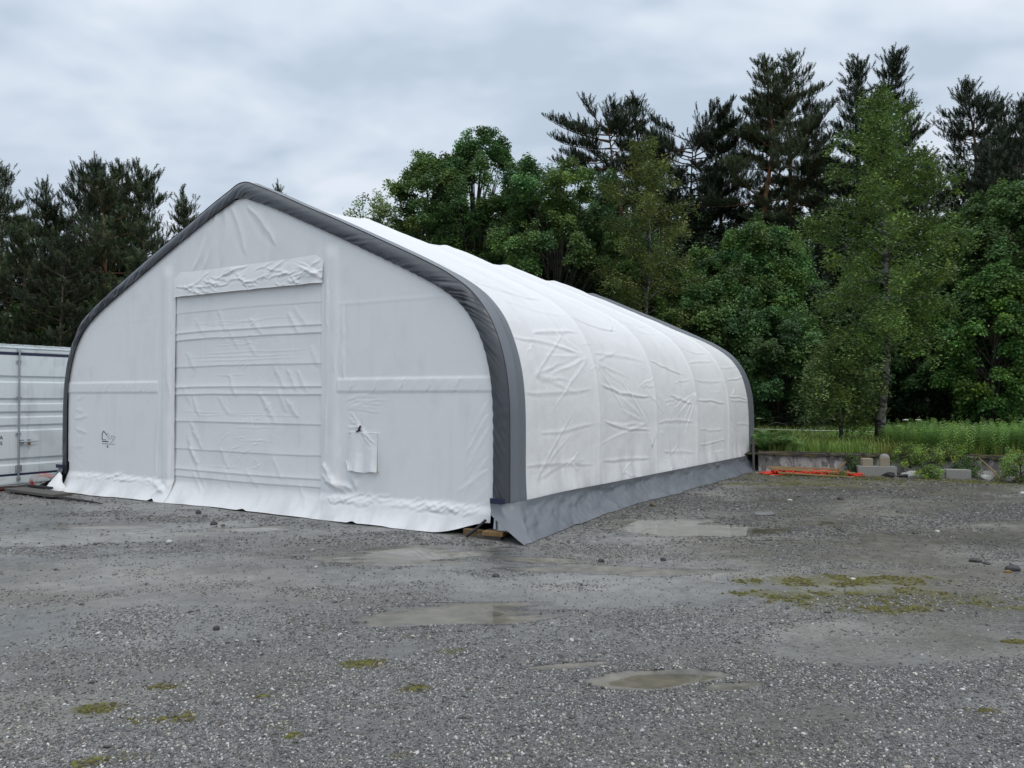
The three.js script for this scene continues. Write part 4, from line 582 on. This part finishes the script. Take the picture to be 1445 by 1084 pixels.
// broad-leaved tree: lobes of leaf clumps round a branching frame
function leafy(label, group, o) {
  const r = rng(o.seed), t = thing(o.name ?? 'broadleaf_tree', label, o.cat ?? 'tree', [o.x, o.y, o.z], 0, group), lobes = [], geos = [], clumps = [];
  const H = o.h, cb = o.base ?? 0.15, ch = H * (1 - cb) / 2, cy = H * cb + ch, top = V((r() - 0.5) * 0.3, H * 0.9, 0);
  const stem = []; for (let i = 0; i <= 8; i++) stem.push(V((noise2(i * 0.7, o.seed) - 0.5) * 0.08 * H * i / 8, i / 8 * H * 0.9, (noise2(i * 0.7, o.seed + 5) - 0.5) * 0.08 * H * i / 8));
  const R0 = o.trunk ?? 0.018 * H; geos.push(tube(stem, stem.map((_, i) => R0 * (1 - 0.9 * i / 8) + 0.006), 8));
  for (let i = 0; i < o.lobes; i++) {
    const yy = lerp(-0.97, 0.95, Math.pow((i + r()) / o.lobes, o.topw ?? 0.85)), az = i * 2.39996 + r() * 0.8, prof = Math.sqrt(Math.max(0.01, 1 - Math.pow(Math.abs(yy), 2.3))) * (yy > 0 ? 1 - (o.cone ?? 0.15) * yy : 1), rad = o.r * prof * (0.4 + 0.6 * Math.sqrt(r())) * (0.72 + 0.62 * noise2(az * 1.3 + o.seed, yy * 2.2 + 5));
    if (o.lobes > 60 && noise2(az * 1.9 + o.seed * 3, yy * 3.1) < 0.24) continue;
    const c = V(Math.cos(az) * rad, cy + yy * ch * (0.86 + 0.14 * r()), Math.sin(az) * rad * (o.depth ?? 0.85)), R = o.lobeR * (0.45 + 0.95 * r() * r() + 0.15 * r()); lobes.push([c, R]);
    const k = clamp((c.y - H * 0.14) / (H * 0.9) - 0.12, 0.06, 0.95), s = stem[Math.min(8, Math.floor(k * 8))], mid = s.clone().lerp(c, 0.5).add(V(0, 0.08 * R, 0));
    geos.push(tube([s, mid, c], [R0 * 0.38 * (1 - k * 0.6), R0 * 0.24 * (1 - k * 0.5), 0.008], 5));
  }
  for (const [c, R] of lobes) {                                           // leafy sprays along twigs that leave the limb's end
    const n = Math.round(o.dens * R * R * 12), lt = 0.6 + 0.85 * r(), yl = (r() - 0.5) * 0.3, out = V(c.x, 0, c.z).normalize(), nt = 6 + Math.floor(r() * 4), tw = [];
    for (let k = 0; k < nt; k++) { const d = V(r() * 2 - 1, r() * 1.8 - 0.75, r() * 2 - 1).normalize().addScaledVector(out, 0.35).add(V(0, 0.15, 0)).normalize(); tw.push([d, R * (0.55 + 0.75 * r())]); if (R > 0.3) geos.push(tube([c, c.clone().addScaledVector(d, R * 0.7)], [0.009, 0.003], 3)); }
    for (let i = 0; i < n; i++) {
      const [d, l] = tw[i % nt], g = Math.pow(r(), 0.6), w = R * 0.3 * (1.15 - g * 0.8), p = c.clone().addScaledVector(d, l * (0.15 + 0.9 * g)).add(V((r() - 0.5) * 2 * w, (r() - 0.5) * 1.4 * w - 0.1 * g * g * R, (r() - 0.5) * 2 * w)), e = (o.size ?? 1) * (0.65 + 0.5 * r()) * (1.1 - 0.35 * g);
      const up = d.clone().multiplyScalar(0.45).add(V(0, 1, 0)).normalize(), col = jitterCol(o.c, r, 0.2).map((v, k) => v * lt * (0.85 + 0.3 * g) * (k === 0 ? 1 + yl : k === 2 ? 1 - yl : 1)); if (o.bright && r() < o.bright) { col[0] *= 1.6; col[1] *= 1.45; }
      clumps.push({ m: mat4(p, up, r() * 6.3, e), c: col });
    }
  }
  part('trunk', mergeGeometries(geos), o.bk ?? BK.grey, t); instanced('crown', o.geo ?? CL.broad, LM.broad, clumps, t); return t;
}
// birch: rising limbs with hanging leafy twigs
function birch(label, group, o) {
  const r = rng(o.seed), H = o.h, t = thing('birch_tree', label, 'birch tree', [o.x, o.y, o.z], 0, group), geos = [], clumps = [];
  const at = (f) => V((noise2(f * 3, o.seed) - noise2(0, o.seed)) * 0.022 * H + (o.lean ?? 0) * f * H, f * H, (noise2(f * 3, o.seed + 7) - 0.5) * 0.05 * H), tp = []; for (let i = 0; i <= 16; i++) tp.push(at(i / 16));
  const R0 = o.trunk; geos.push(tube(tp, tp.map((_, i) => R0 * (1 - 0.95 * Math.pow(i / 16, 0.85)) + 0.006), 12));
  for (let b = 0; b < o.limbs; b++) {
    const q = (b + r()) / o.limbs, f = lerp(o.start, 0.97, q), az = b * 2.39996 + r(), w = (q < 0.35 ? 0.62 + 1.1 * q : Math.pow((1 - q) / 0.65, 0.62)), L = o.r * w * (0.7 + 0.45 * r()) + 0.2, el = lerp(0.35, 1.0, q) + (r() - 0.5) * 0.3, base = at(f), hd = V(Math.cos(az), 0, Math.sin(az)), pts = [];
    for (let i = 0; i <= 5; i++) { const k = i / 5; pts.push(base.clone().addScaledVector(hd, L * k * Math.cos(el * (1 - 0.35 * k))).add(V((r() - 0.5) * 0.08 * L, L * (k * Math.sin(el) - 0.3 * k * k), (r() - 0.5) * 0.08 * L))); }
    geos.push(tube(pts, pts.map((_, i) => (0.008 + 0.011 * L) * (1 - i / 5.5)), 5));
    const cv = new THREE.CatmullRomCurve3(pts), n = Math.round(L * (o.tw ?? 6)) + 2;
    for (let i = 0; i < n; i++) {
      const k = 0.22 + 0.78 * ((i + r()) / n), p = cv.getPoint(Math.min(1, k)), hang = 0.25 + 0.7 * r() * (1 - 0.5 * q), sd = V(r() - 0.5, 0, r() - 0.5).multiplyScalar(1.0 * (0.4 + 0.6 * (1 - q))), m = 2 + Math.floor(hang * 3), tip = p.clone().add(sd).add(V(0, -hang * 0.7, 0));
      if (r() < 0.5) geos.push(tube([p, p.clone().lerp(tip, 0.5).add(V(0, 0.06, 0)), tip], [0.007, 0.005, 0.003], 3));
      for (let j = 0; j < m; j++) { const g = (j + 0.6) / m, c = p.clone().lerp(tip, g).add(V((r() - 0.5) * 0.25, 0.1 * (1 - g) + (r() - 0.5) * 0.2, (r() - 0.5) * 0.25)), col = jitterCol(o.c, r, 0.26); if (r() < 0.12) { col[0] *= 1.5; col[1] *= 1.4; } clumps.push({ m: mat4(c, V((r() - 0.5) * 0.6, 1, (r() - 0.5) * 0.6).normalize(), r() * 6.3, 0.75 + 0.5 * r()), c: col }); }
    }
  }
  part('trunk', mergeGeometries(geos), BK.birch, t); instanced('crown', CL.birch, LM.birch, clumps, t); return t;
}
const fit = (px, topPy, d, yBase) => ({ x: atX(px, d), y: yBase, z: -d, h: atY(topPy, d) - yBase });
const DARKP = [0.056, 0.085, 0.042], MIDP = [0.085, 0.118, 0.05], BROAD = [0.12, 0.205, 0.048], OLIVE = [0.18, 0.21, 0.065];

// pines on the left, behind the container
{
  const P = (label, px, top, d, r, o) => pine(label, null, { ...fit(px, top, d, landY(0, -d) * 0.1 - 0.2), r, c: MIDP, start: 0.26, gapY: 0.58, gap: 0.3, el1: 0.75, ...o });
  P('pine at the left edge behind the container with sparse upper limbs', -8, 236, 27, 3.45, { seed: 101, gap: 0.2 });
  P('slim pine behind the container, left of the dense twin tops', 60, 262, 29, 2.53, { seed: 102 });
  P('pine with a broad pointed top behind the container', 122, 228, 30, 3.45, { seed: 103, c: DARKP });
  P('orange trunked pine whose stem shows just left of the tent roof', 138, 250, 26, 2.88, { seed: 104, red: 1, start: 0.3, trunk: 0.14 });
  P('dense dark pine with the middle top of the left group', 160, 232, 31, 3.10, { seed: 105, c: DARKP });
  P('pine with the right pointed top of the left group', 195, 229, 28, 2.99, { seed: 106, el1: 1.1 });
  P('small pine peeping over the left roof slope of the tent', 262, 266, 30, 1.95, { seed: 107, gap: 0.25 });
  P('low pine between the left edge and the container roof', 28, 330, 25, 3.22, { seed: 108 });
  P('low bushy pine against the left roof slope', 208, 320, 25, 2.76, { seed: 109 });
  P('low pine behind the middle of the container', 88, 340, 24, 2.64, { seed: 110, c: [0.05, 0.072, 0.032], start: 0.25 });
  P('pine top just showing over the tent ridge', 397, 262, 34, 1.38, { seed: 111 });
  leafy('light green leafy bush behind the container roof', null, { name: 'shrub', cat: 'shrub', ...fit(40, 440, 27, 0), r: 3, seed: 112, lobes: 59, lobeR: 0.54, dens: 9, base: 0.05, c: [0.166, 0.270, 0.073] });
  leafy('yellowish leafy bush between pine stems left of the tent', null, { name: 'shrub', cat: 'shrub', ...fit(85, 425, 31, 0), r: 3.4, seed: 113, lobes: 68, lobeR: 0.58, dens: 9, base: 0.05, c: [0.177, 0.250, 0.073] });
}
// trees behind the tent and beyond the wall, far ones first
{
  const P = (label, px, top, d, r, o) => { const x = atX(px, d); return pine(label, null, { ...fit(px, top, d, landY(x, -d) - 0.2), r, c: DARKP, start: 0.35, gapY: 0.62, tuft: 0.36, ...o }); };
  P('bent pine with a flat leaning crown against the sky', 862, 163, 43, 2.9, { seed: 201, shape: 'flat', start: 0.62, bend: 0.05, lean: 0.0, el0: -0.1, el1: 0.3, bias: -0.3, red: 1, gap: 0.12, low: 0.1, trunk: 0.2, gapY: 0.7, tuft: 0.34 });
  P('pointed dark pine right of the bent pine', 897, 134, 44, 2.88, { seed: 202, start: 0.3, gap: 0.2 });
  P('round topped pine behind the olive birch', 976, 190, 45, 3.45, { seed: 203, shape: 'flat', start: 0.45, gap: 0.2, el0: 0, el1: 0.35 });
  P('dark pine with several small spires right of the round pine', 1022, 153, 44, 3.22, { seed: 204 });
  P('tall pine, left of the two reddish stems', 1086, 84, 41, 4.14, { seed: 205, red: 1, start: 0.45, gap: 0.2, low: 0.35, trunk: 0.24, el0: -0.05, el1: 0.55, gapY: 0.8, c: MIDP });
  P('tall pine, right of the two reddish stems', 1116, 76, 42, 4.83, { seed: 206, red: 1, start: 0.4, gap: 0.2, low: 0.35, trunk: 0.24, el0: -0.05, el1: 0.55, gapY: 0.8, c: MIDP });
  P('pine with a leaning spire behind the tall birch', 1254, 68, 38, 3.45, { seed: 207, lean: 0.02, start: 0.3 });
  P('pine whose top shows left of the leaning spire', 1214, 82, 39, 2.99, { seed: 208, start: 0.3 });
  P('slender open pine standing right of the tall birch', 1371, 114, 40, 3.56, { seed: 209, gap: 0.28, start: 0.35 });
  P('pine with a small thin top near the right edge', 1414, 136, 43, 2.99, { seed: 210, gap: 0.2 });
  P('dark pine with the blunt top at the right edge', 1442, 142, 37, 3.91, { seed: 211, start: 0.2, gap: 0.05 });
  P('dark pine in the right corner of the wood', 1405, 205, 36, 3.68, { seed: 212, start: 0.15, gap: 0.05 });
  P('dark pine filling the gap behind the tall birch', 1310, 215, 40, 3.68, { seed: 213, start: 0.2 });
  P('dark pine behind the round topped pine', 1000, 235, 48, 3.45, { seed: 214, start: 0.2 });
  P('dark pine behind the pair of tall pines', 1150, 170, 47, 3.68, { seed: 215, start: 0.25 });
  P('dark pine between the bent pine and the olive birch', 935, 225, 47, 3.45, { seed: 216, start: 0.2 });
  const B = (label, px, top, d, r, o) => { const x = atX(px, d); return leafy(label, null, { ...fit(px, top, d, Math.max(0, landY(x, -d) - 0.3)), r, c: BROAD, lobes: 105, lobeR: 0.74, dens: 11, base: 0.12, ...o }); };
  B('thin leafed young tree showing over the tent roof, leftmost of the leafy trees', 522, 268, 30, 1.3, { seed: 301, lobes: 45, lobeR: 0.36, dens: 6, c: [0.208, 0.281, 0.114], base: 0.5 });
  B('low leafy tree between the young tree and the big round tree', 556, 290, 32, 1.6, { seed: 302, lobes: 54, lobeR: 0.50 });
  B('big round leafy tree with two rounded tops above the tent roof', 675, 180, 31, 2.5, { seed: 303, lobes: 141, lobeR: 0.68, cone: 0.25, c: [0.108, 0.208, 0.058] });
  B('left shoulder tree joined to the big round leafy tree', 612, 200, 31, 1.9, { seed: 304, lobes: 99, lobeR: 0.61, cone: 0.1 });
  B('broad leafy tree with pale tips under the bent pine', 782, 222, 29, 2.9, { seed: 305, lobes: 137, bright: 0.12, c: [0.121, 0.218, 0.066] });
  B('leafy tree squeezed behind the broad leafy tree', 725, 265, 32, 2.3, { seed: 306, lobes: 91 });
  B('wide leafy tree with light tops right of the tent roof', 1060, 314, 30, 2.9, { seed: 307, lobes: 137, bright: 0.1, c: [0.117, 0.229, 0.062], topw: 0.8 });
  B('lower leafy tree left of the wide one, over the tent roof end', 1000, 385, 28, 2.2, { seed: 308, lobes: 91, c: [0.104, 0.198, 0.058] });
  B('leafy tree with a pale lower crown beside the tent rear', 1100, 440, 26.5, 1.8, { seed: 309, lobes: 76, lobeR: 0.58, c: [0.104, 0.208, 0.066] });
  B('large dark leafy tree at the right edge of the photo', 1430, 262, 27, 2.8, { seed: 310, lobes: 128, c: [0.096, 0.183, 0.049], bright: 0.05 });
  B('leafy tree with bright yellow green tufts by the right edge', 1400, 385, 25, 1.6, { seed: 311, lobes: 76, lobeR: 0.54, c: [0.104, 0.208, 0.046], bright: 0.2 });
  B('dark leafy tree behind the tall birch trunk', 1300, 370, 29, 2.4, { seed: 312, lobes: 99, c: [0.083, 0.163, 0.055] });
  B('dark leafy tree behind the small multi stemmed tree', 1170, 400, 29, 2.4, { seed: 313, lobes: 99, c: [0.083, 0.163, 0.055] });
  B('leafy tree behind the ridge of the tent roof', 860, 300, 31, 2.4, { seed: 314, lobes: 91, c: [0.094, 0.183, 0.058] });
  birch('olive green birch rising behind the rear part of the tent roof', null, { ...fit(918, 186, 27, 0.1), r: 2.6, trunk: 0.11, limbs: 40, start: 0.2, seed: 401, c: [0.19, 0.24, 0.07], tw: 6 });
  birch('tall birch with a speckled trunk just behind the concrete wall', null, { ...fit(1242, 118, 19.9, 0.22), r: 2.15, trunk: 0.13, limbs: 48, start: 0.27, seed: 402, c: [0.175, 0.275, 0.07], tw: 5.6, lean: 0 });
  birch('small multi stemmed tree left of the tall birch', null, { ...fit(1187, 480, 19.8, 0.24), r: 1.05, trunk: 0.06, limbs: 20, start: 0.3, seed: 403, c: [0.156, 0.227, 0.065], tw: 8 });
}
// the dense wood that reads as one mass between and below the crowns
{
  const r = rng(55), list = [], stems = [], g = new THREE.Group(); g.name = 'dense_wood'; g.userData.kind = 'stuff'; scene.add(g); tag(g, 'dark mass of woodland filling the gaps behind the nearer trees', 'woodland');
  for (let i = 0; i < 150; i++) {
    const d = 32 + r() * 26, x = lerp(-0.9 * d, 1.0 * d, r()), right = smooth(-4, 3, x), y0 = landY(x, -d) * (x < 0 ? lerp(0.15, 1, smooth(-20, 0, x)) : 1), H = lerp(4.2, 7.5, right) * (0.7 + 0.5 * r()); if (x < -2 && x > -6) continue;
    stems.push(tube([V(x, y0, -d), V(x + (r() - 0.5) * 0.5, y0 + H * 0.5, -d), V(x, y0 + H, -d)], [0.14, 0.09, 0.02], 5));
    for (let k = 0; k < 120; k++) { const q = r(), a = r() * 6.3, R = 2.0 * Math.sqrt(r()) * (1.1 - q); list.push({ m: mat4(V(x + Math.cos(a) * R, y0 + 0.3 + q * H, -d + Math.sin(a) * R), V(r() - 0.5, 1, r() - 0.5).normalize(), r() * 6.3, 1.1 + r() * 0.7), c: jitterCol([0.036, 0.06, 0.024], r, 0.3) }); }
  }
  instanced('wood_foliage', CL.broad, LM.broad, list, g); part('wood_stems', mergeGeometries(stems), BK.grey, g, 'stuff');
  const under = []; for (let i = 0; i < 5200; i++) { const d = 29.5 + r() * 4, x = lerp(3, 32, r()); under.push({ m: mat4(V(x, landY(x, -d) + r() * r() * 1.5, -d), V(r() - 0.5, 1, r() - 0.5).normalize(), r() * 6.3, 0.8 + r() * 0.6), c: jitterCol([0.06, 0.1, 0.03], r, 0.3) }); }
  const u = instanced('undergrowth', CL.broad, LM.broad, under, scene); tag(u, 'dark green undergrowth along the edge of the wood', 'undergrowth');
}
// grass, weeds, ferns, flowers, shrubs along the wall
{
  const r = rng(66);
  const blade = (n, h, sp, w) => { const P = []; for (let i = 0; i < n; i++) { const a = r() * 6.3, l = h * (0.6 + 0.6 * r()), o = V(Math.cos(a), 0, Math.sin(a)), b = V((r() - 0.5) * sp, 0, (r() - 0.5) * sp), s = V(-o.z, 0, o.x).multiplyScalar(w / 2), lean = 0.15 + 0.5 * r(), m = b.clone().addScaledVector(o, l * lean * 0.35).add(V(0, l * 0.6, 0)), t = b.clone().addScaledVector(o, l * lean).add(V(0, l * (1 - lean * 0.25), 0)); for (const v of [b.clone().sub(s), b.clone().add(s), m.clone().add(s.clone().multiplyScalar(0.7)), b.clone().sub(s), m.clone().add(s.clone().multiplyScalar(0.7)), m.clone().sub(s.clone().multiplyScalar(0.7)), m.clone().sub(s.clone().multiplyScalar(0.7)), m.clone().add(s.clone().multiplyScalar(0.7)), t]) P.push(v.x, v.y, v.z); } const g = new THREE.BufferGeometry(); g.setAttribute('position', new THREE.Float32BufferAttribute(P, 3)); g.computeVertexNormals(); return g; };
  const tuft = blade(14, 0.42, 0.22, 0.012), low = [];
  for (let i = 0; i < 16000; i++) { const d = lerp(17, 31, Math.pow(r(), 0.8)), x = lerp(4.6, 0.78 * d, r()), z = -d; const [tu, tS] = tentUS(x, z); if (z > (x < 5.95 ? -18.7 : wallZ(x) - 0.3) || (tu > -0.75 && tS < 13)) continue; const k = fbm(x * 0.5, z * 0.5, 3), warm = clamp(smooth(0.42, 0.6, k) + 0.6 * smooth(10.5, 8, x) * smooth(17, 20, d)); low.push({ m: mat4(V(x, landY(x, z), z), V((r() - 0.5) * 0.3, 1, (r() - 0.5) * 0.3).normalize(), r() * 6.3, 0.6 + r() * 0.6), c: jitterCol([lerp(0.22, 0.29, warm), lerp(0.38, 0.35, warm), lerp(0.08, 0.09, warm)], r, 0.25) }); }
  tag(instanced('grass', tuft, LM.birch, low, scene), 'rough meadow grass behind the concrete wall', 'grass');
  // tall leafy weeds: a stem set with narrow leaves
  const weed = (() => { const P = [], s = 0.006; for (let i = 0; i < 46; i++) { const y = 0.08 + 0.9 * (i / 46), a = i * 2.4, l = 0.13 * (1.15 - 0.75 * Math.pow(i / 46, 2)), o = V(Math.cos(a), 0.1 + 0.6 * ((i * 7) % 5) / 5, Math.sin(a)).normalize(), n = V(-Math.sin(a), 0, Math.cos(a)).multiplyScalar(0.02), b = V(0, y, 0), m = b.clone().addScaledVector(o, l * 0.5), t = b.clone().addScaledVector(o, l).add(V(0, -0.02, 0)); for (const v of [b, m.clone().add(n), t, b, t, m.clone().sub(n)]) P.push(v.x, v.y, v.z); } for (const [x, z] of [[s, 0], [0, s]]) for (const v of [[-x, 0, -z], [x, 0, z], [0, 1, 0]]) P.push(...v); const g = new THREE.BufferGeometry(); g.setAttribute('position', new THREE.Float32BufferAttribute(P, 3)); g.computeVertexNormals(); return g; })();
  const wl = [];
  for (let i = 0; i < 2100; i++) { const x = lerp(9.3, 17, r()), off = 0.25 + 3.6 * r(), z = wallZ(x) - off, px = CX + FL * x / -z; if (px < 1238) continue; const edge = smooth(1238, 1300, px); wl.push({ m: mat4(V(x, landY(x, z) - 0.02, z), V((r() - 0.5) * 0.25, 1, (r() - 0.5) * 0.25).normalize(), r() * 6.3, 0.85, lerp(0.5, 0.62, edge) + 0.3 * r() * r() + (r() < 0.08 ? 0.24 * r() : 0)), c: jitterCol([0.27, 0.43, 0.115], r, 0.26) }); }
  tag(instanced('tall_weeds', weed, LM.birch, wl, scene), 'tall green willowherb and nettles behind the right part of the wall', 'weeds');
  // ferns at the left end of the wall
  const frond = (() => { const P = [], N = 22; for (let i = 0; i < N; i++) { const f = i / N, y = 0.72 * f - 0.42 * f * f * f, x = f * 0.55, l = 0.17 * Math.sin(Math.PI * (0.12 + 0.88 * f)) + 0.01; for (const s of [-1, 1]) { const b = V(x, y, 0), t = V(x + 0.07, y - 0.02, s * l), n = V(0.018, 0.004, 0); for (const v of [b.clone().sub(n), b.clone().add(n), t]) P.push(v.x, v.y, v.z); } if (i) { const f0 = (i - 1) / N, y0 = 0.72 * f0 - 0.42 * f0 ** 3; for (const v of [[f0 * 0.55, y0, -0.004], [f0 * 0.55, y0, 0.004], [x, y, 0]]) P.push(...v); } } const g = new THREE.BufferGeometry(); g.setAttribute('position', new THREE.Float32BufferAttribute(P, 3)); g.computeVertexNormals(); return g; })();
  const fm = leafM([0.14, 0.28, 0.065], 0.35);
  [[1066, 20.6, 0.95, 'leftmost fern, half hidden by the tent rear corner'], [1080, 19.3, 0.95, 'fern at the wall end beside the thin post'], [1093, 19.2, 1.1, 'tall fern above the left end of the wall'], [1108, 19.0, 0.85, 'fern right of the tall one on the wall top'], [1084, 20.1, 1.15, 'fern at the back of the fern group'], [1073, 21.2, 1.1, 'fern behind the leftmost fern'], [1118, 19.6, 0.7, 'small rightmost fern of the group']].forEach(([px, d, s, label]) => {
    const x = atX(px, d), f = thing('fern', label, 'fern', [x, landY(x, -d) - 0.02, -d], r() * 6); for (let k = 0; k < 13; k++) { const p = part('frond', frond, fm, f); p.rotation.set(0, k * 2.4 + r() * 0.5, 0); p.rotation.order = 'YXZ'; p.rotation.z = -0.15 + 0.35 * r(); p.scale.setScalar(s * (0.7 + 0.4 * r())); }
  });
  // white umbels
  const dome = (() => { const gs = []; for (let i = 0; i < 15; i++) { const a = i * 2.4, q = Math.sqrt(i / 15) * 0.075, g = new THREE.IcosahedronGeometry(0.02, 0); g.scale(1, 0.6, 1); g.translate(Math.cos(a) * q, -q * q * 3, Math.sin(a) * q); gs.push(g); } return mergeGeometries(gs); })();
  [[1278, 592, 20.5, 'large white umbel flower, left of the pair above the weeds'], [1296, 592, 20.8, 'white umbel flower, right of the pair above the weeds'], [1360, 602, 20.2, 'white umbel flower low among the tall weeds, left one'], [1373, 602, 20.4, 'white umbel flower low among the tall weeds, right one'], [1071, 590, 21, 'pale green umbel above the ferns by the tent', 1], [1060, 593, 21.4, 'smaller umbel at the very edge of the tent rear', 1], [1268, 600, 21, 'small white umbel left of the large flower pair']].forEach(([px, py, d, label, green]) => {
    const x = atX(px, d), y0 = landY(x, -d), h = atY(py, d) - y0, f = thing('umbel_flower', label, 'flower', [x, y0, -d]); part('stem', tube([V(0.02, 0, 0), V(0, h * 0.6, 0.02), V(0, h, 0)], [0.008, 0.007, 0.005], 5), fm, f); const hd = part('flower_head', dome, std(green ? [0.3, 0.36, 0.16] : [0.75, 0.76, 0.7], 0.9), f); hd.position.y = h;
    const ray = []; for (let i = 0; i < 6; i++) ray.push(tube([V(0, h - 0.07, 0), V(Math.cos(i) * 0.05, h - 0.005, Math.sin(i) * 0.05)], [0.003, 0.003], 3)); part('rays', mergeGeometries(ray), fm, f);
  });
  // shrubs that hang over and stand before the wall
  const S = (label, px, d, y, h, rad, o) => leafy(label, null, { name: 'shrub', cat: 'shrub', x: atX(px, d), y, z: -d, h, r: rad, seed: o.seed, lobes: o.lobes ?? 24, lobeR: 0.13, dens: 36, base: 0.1, c: o.c ?? [0.2, 0.3, 0.065], geo: CL.shrub, size: 0.8, trunk: 0.012, bright: 0.15, ...o });
  S('trailing shrub hanging over the wall right of the blocks', 1283, 17.6, 0.0, 0.52, 0.42, { seed: 501 });
  S('leafy shrub spilling over the wall above the kerb blocks', 1312, 17.5, 0.02, 0.5, 0.42, { seed: 502 });
  S('leaf green shrub on the wall top right of the trailing one', 1338, 17.7, 0.16, 0.36, 0.36, { seed: 503, lobes: 18 });
  S('small light green weed before the wall right of the kerb block', 1364, 17.2, -0.22, 0.42, 0.22, { seed: 504, lobes: 14, c: [0.09, 0.17, 0.045] });
  S('weed growing through the left kerb block', 1314, 17.0, -0.22, 0.3, 0.16, { seed: 505, lobes: 12 });
  S('large leafy shrub at the right edge before the wall', 1440, 16.3, -0.24, 0.7, 0.38, { seed: 506, lobes: 36 });
  S('dark green weed between the orange heap and the long block', 1210, 17.7, -0.22, 0.24, 0.16, { seed: 507, lobes: 10, c: [0.06, 0.11, 0.035] });
  S('pale climbing weed against the wall above the orange heap end', 1202, 18.0, -0.2, 0.5, 0.1, { seed: 508, lobes: 8, c: [0.11, 0.17, 0.05] });
  S('low green weed at the right end of the orange heap', 1180, 17.3, -0.23, 0.1, 0.2, { seed: 509, lobes: 10 });
  // mossy turf fringe at the foot of the wall
  const fr2 = []; for (let i = 0; i < 3600; i++) { const t = r() * wallLen, f = 0.1 + Math.pow(r(), 1.6) * 1.6, p = onWall(t, f), k = fbm(p[0] * 1.4, p[2] * 2.2, 3); if (k < 0.42 + f * 0.09) continue; fr2.push({ m: mat4(V(p[0], p[1] - 0.01, p[2]), V(r() - 0.5, 1.4, r() - 0.5).normalize(), r() * 6.3, 0.1 + r() * 0.16), c: jitterCol([0.19, 0.2, 0.045], r, 0.3) }); }
  tag(instanced('turf_fringe', tuft, LM.birch, fr2, scene), 'yellow green tufts along the foot of the wall', 'grass');
  // heap of cut brushwood at the edge of the wood and the white tape of an electric fence
  const bd = 26, bx = atX(1128, bd), bw = thing('brush_pile', 'heap of bare grey cut branches under the trees beyond the wall', 'branches', [bx, landY(bx, -bd), -bd]), bb = []; for (let i = 0; i < 90; i++) { const a = r() * 6.3, l = 0.5 + r() * 0.9, o = V((r() - 0.5) * 1.4, r() * 0.75, (r() - 0.5) * 1.0); bb.push(tube([o, o.clone().add(V(Math.cos(a) * l * 0.5, 0.1, Math.sin(a) * l * 0.5)), o.clone().add(V(Math.cos(a) * l, 0.1 * (r() - 0.3), Math.sin(a) * l))], [0.016, 0.012, 0.004], 4)); } part('twigs', mergeGeometries(bb), std([0.085, 0.09, 0.095], 0.9), bw, 'stuff');
  const fy = (px, py, d) => V(atX(px, d), atY(py, d), -d), tp = [fy(1050, 605, 24), fy(1100, 606.5, 24), fy(1150, 607.5, 23.8), fy(1200, 608.5, 23.6), fy(1250, 610, 23.4), fy(1320, 611, 23)];
  const fence = thing('tape_fence', 'white tape fence strung low across the meadow beyond the wall', 'fence', [0, 0, 0]); part('tape', tube(new THREE.CatmullRomCurve3(tp).getPoints(40), Array(41).fill(0.012), 5), std([0.6, 0.6, 0.55], 0.6), fence);
  for (const p of [tp[0], tp[2], tp[4], tp[5]]) part('fence_post', tube([V(p.x, landY(p.x, p.z) - 0.05, p.z - 0.03), V(p.x, p.y + 0.06, p.z - 0.03)], [0.02, 0.018], 6), oldWood, fence);
}
scene.traverse((o) => { if (o.isMesh) { o.castShadow = true; o.receiveShadow = true; } });
renderer.render(scene, camera);
